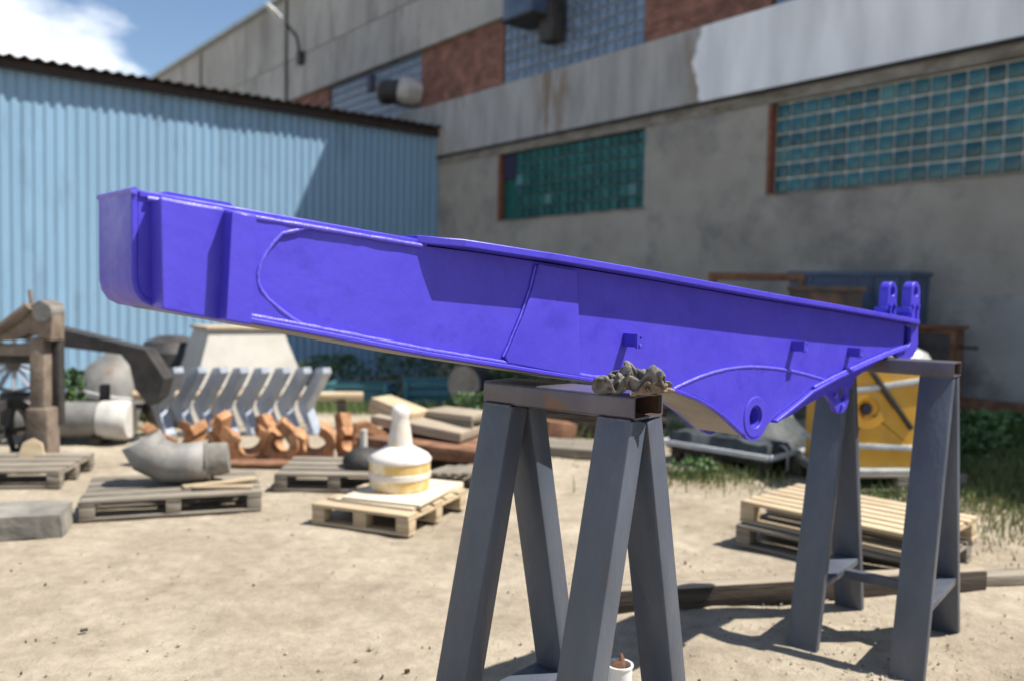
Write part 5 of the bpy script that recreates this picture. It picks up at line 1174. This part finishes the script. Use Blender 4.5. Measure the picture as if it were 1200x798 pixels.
MB().box((0, 0, .64), (.60, .50, 1.24), bevel=.01).build('body', M['rust_dark'], t)
MB().box((0, -.255, .85), (.48, .012, .70), bevel=.004).build('door', M['iron_black'], t)
MB().box((0, 0, 1.28), (.68, .58, .05), bevel=.005).build('lid', M['rust_dark'], t)
MB().tube([(.31, -.1, 1.02), (.52, -.16, 1.02)], .022, 8).build('handle', M['iron_black'], t)
MB().lathe([(0, -.03), (.045, -.02), (.045, .02), (0, .03)], 12, Matrix.Translation((.54, -.165, 1.02))).build('knob', M['iron_black'], t)
slab('kerb_beam', 'dark brown timber baulk lying along the foot of the factory wall', 'timber', (7.0, 11.2), (2.6, .3, .30), R(-51), (0, 0), M['rust_dark'])

# ------------------------------------------------------------------ vegetation
def leaf_mesh(n, rx, ry, h, size, seed, name):
    rnd = random.Random(seed); vs, fs = [], []
    for _ in range(n):
        a_ = rnd.uniform(0, 2 * math.pi); rr_ = math.sqrt(rnd.random()); z = h * rnd.random() ** 0.8
        k = 1 - .55 * (z / h) ** 2
        c_ = Vector((rr_ * rx * math.cos(a_) * k, rr_ * ry * math.sin(a_) * k, z + .02))
        d_ = Vector((rnd.uniform(-1, 1), rnd.uniform(-1, 1), rnd.uniform(-.3, .9))).normalized()
        s_ = d_.cross(Vector((rnd.uniform(-1, 1), rnd.uniform(-1, 1), rnd.uniform(-1, 1)))).normalized()
        L_ = size * rnd.uniform(.6, 1.3); W_ = L_ * .38; i0 = len(vs)
        up_ = d_.cross(s_) * L_ * .12
        vs += [c_, c_ + d_ * L_ * .5 + s_ * W_ + up_, c_ + d_ * L_, c_ + d_ * L_ * .5 - s_ * W_ + up_]
        fs += [(i0, i0 + 1, i0 + 2), (i0, i0 + 2, i0 + 3)]
    me = bpy.data.meshes.new(name); me.from_pydata([tuple(v_) for v_ in vs], [], fs); me.materials.append(M['leaf']); return me
def bush(label, loc, rx, ry, h, n, seed, size=.09):
    t = thing('weed_bush', label, 'bush', (loc[0], loc[1], zg(*loc) - .02), 0, 'weeds in the yard')
    link('foliage', leaf_mesh(n, rx, ry, h, size, seed, 'foliage'), t)
    rnd = random.Random(seed + 50); b = MB()
    for _ in range(7):
        x, y = rnd.uniform(-rx, rx) * .6, rnd.uniform(-ry, ry) * .6
        b.tube([(x * .5, y * .5, 0), (x * .8, y * .8, h * .5), (x + rnd.uniform(-.05, .05), y, h * .95)], [.012, .008, .003], 5)
    b.build('stems', M['bark'], t)
bush('dark green weeds at the shed foot left of the teal crates', (-3.6, 17.2), 1.1, .6, .9, 900, 1)
bush('tall dark green weeds behind the left teal crate', (-2.2, 17.4), .9, .6, 1.3, 1000, 2)
bush('tall dark green bush behind the right teal crate', (-0.9, 17.0), 1.0, .6, 1.5, 1200, 3)
bush('dark green weeds between the teal crates and the near trestle', (-0.02, 13.6), .6, .4, .9, 700, 4)
bush('low green weeds behind the wooden table by the heap', (-0.45, 11.0), .5, .35, .38, 600, 5, .07)
bush('dark green bush in the corner of shed and factory', (0.3, 15.5), 1.2, .7, 1.2, 1300, 6)
bush('dark weeds along the factory wall behind the grey boards', (1.9, 13.2), .9, .5, .8, 900, 7)
bush('dark green weeds at the right edge beneath the factory wall', (5.35, 9.5), .7, .5, .40, 700, 8)
bush('leafy weeds right of the yellow machine part', (4.75, 8.75), .5, .4, .30, 420, 9, .08)
bush('dark weeds in front of the brown cabinet', (5.0, 10.6), .6, .45, .48, 800, 10)
bush('small bright green plant behind the horizontal cylinder', (-5.0, 9.7), .18, .16, .62, 220, 11)
bush('low leafy weed growing beside the wrapped load', (1.70, 7.75), .26, .12, .15, 110, 12, .05)

def blades(name, spots, material, seed):
    rnd = random.Random(seed); vs, fs = [], []
    for cx, cy, rx, ry, n, h in spots:
        for _ in range(n):
            x, y = rnd.gauss(cx, rx), rnd.gauss(cy, ry); a_ = rnd.uniform(0, 6.283); hh = h * rnd.uniform(.45, 1.25)
            w_ = .004 + .003 * rnd.random(); dx, dy = math.cos(a_) * w_, math.sin(a_) * w_
            lx, ly = rnd.uniform(-.5, .5) * hh, rnd.uniform(-.5, .5) * hh; z = zg(x, y) - .01; i0 = len(vs)
            vs += [(x - dx, y - dy, z), (x + dx, y + dy, z), (x + lx * .4 + dx * .7, y + ly * .4 + dy * .7, z + hh * .6), (x + lx * .4 - dx * .7, y + ly * .4 - dy * .7, z + hh * .6), (x + lx, y + ly, z + hh)]
            fs += [(i0, i0 + 1, i0 + 2, i0 + 3), (i0 + 3, i0 + 2, i0 + 4)]
    me = bpy.data.meshes.new(name); me.from_pydata(vs, [], fs); me.materials.append(material)
    return link(name, me)
tag(blades('grass', [(4.6, 7.9, .7, .5, 5200, .13), (5.3, 8.9, .7, .7, 4200, .16), (4.2, 6.6, .5, .6, 1400, .08), (1.75, 7.65, .35, .16, 600, .12), (3.1, 7.0, .5, .14, 500, .10),
                     (2.0, 9.9, 1.0, .8, 1600, .15), (-1.6, 14.6, 1.7, .9, 4200, .24), (-.3, 9.4, .5, .5, 900, .16), (-5.2, 9.6, .6, .5, 700, .16), (6.4, 10.2, 1.0, .8, 2500, .2)], M['grass'], 3),
    'short green grass and weeds growing near the factory wall', 'grass', kind='stuff')
tag(blades('dry_grass', [(4.1, 6.5, .55, .7, 1500, .07), (4.7, 7.4, .6, .5, 1800, .10), (3.6, 5.6, .4, .5, 260, .05), (1.7, 7.4, .4, .2, 260, .07)], M['grass_dry'], 5),
    'yellowed dry grass on the sunlit sand at the right', 'grass', kind='stuff')

def pebbles():
    rnd = random.Random(11); vs, fs = [], []
    oct_f = [(0, 2, 4), (2, 1, 4), (1, 3, 4), (3, 0, 4), (2, 0, 5), (1, 2, 5), (3, 1, 5), (0, 3, 5)]
    for _ in range(3200):
        y = 3.2 + 8 * rnd.random() ** 1.6; x = rnd.uniform(-.72, .72) * y
        if rnd.random() < .3: x, y = rnd.gauss(1.5, .55), rnd.gauss(4.0, .45)
        r_ = .003 + .010 * rnd.random() ** 4 + (.012 if rnd.random() < .01 else 0)
        a_ = rnd.uniform(0, 6.28); i0 = len(vs); ca, sa = math.cos(a_), math.sin(a_)
        z = zg(x, y) - .006
        for dx, dy, dz in ((1, 0, 0), (-1, 0, 0), (0, .7, 0), (0, -.7, 0), (0, 0, .6), (0, 0, -.6)):
            k = r_ * rnd.uniform(.7, 1.3); vs.append((x + (dx * ca - dy * sa) * k, y + (dx * sa + dy * ca) * k, z + dz * k + .004))
        fs += [tuple(i0 + q_ for q_ in f_) for f_ in oct_f]
    me = bpy.data.meshes.new('pebbles'); me.from_pydata(vs, [], fs); me.materials.append(M['pebble'])
    tag(link('pebbles', me), 'small stones and grit scattered over the sand', 'pebbles', kind='stuff')
pebbles()
def debris():
    rnd = random.Random(23); vs, fs = [], []
    for _ in range(110):
        y = 3.4 + 6.5 * rnd.random() ** 1.3; x = rnd.uniform(-.7, .7) * y; a_ = rnd.uniform(0, 6.28); ca, sa = math.cos(a_), math.sin(a_)
        l_ = .004 + .014 * rnd.random() ** 3; w_ = l_ * rnd.uniform(.15, .7); h_ = .003 + .005 * rnd.random(); i0 = len(vs); z = zg(x, y) - .008
        for dz in (0, h_ + .006):
            for dx, dy in ((-l_, -w_), (l_, -w_ * .6), (l_ * .8, w_), (-l_ * .9, w_ * .7)): vs.append((x + dx * ca - dy * sa, y + dx * sa + dy * ca, z + dz))
        fs += [(i0 + 4, i0 + 5, i0 + 6, i0 + 7)] + [(i0 + k, i0 + (k + 1) % 4, i0 + 4 + (k + 1) % 4, i0 + 4 + k) for k in range(4)]
    me = bpy.data.meshes.new('debris'); me.from_pydata(vs, [], fs); me.materials.append(M['wood_dark'])
    tag(link('debris', me), 'dark chips and splinters strewn over the sand', 'debris', kind='stuff')
debris()
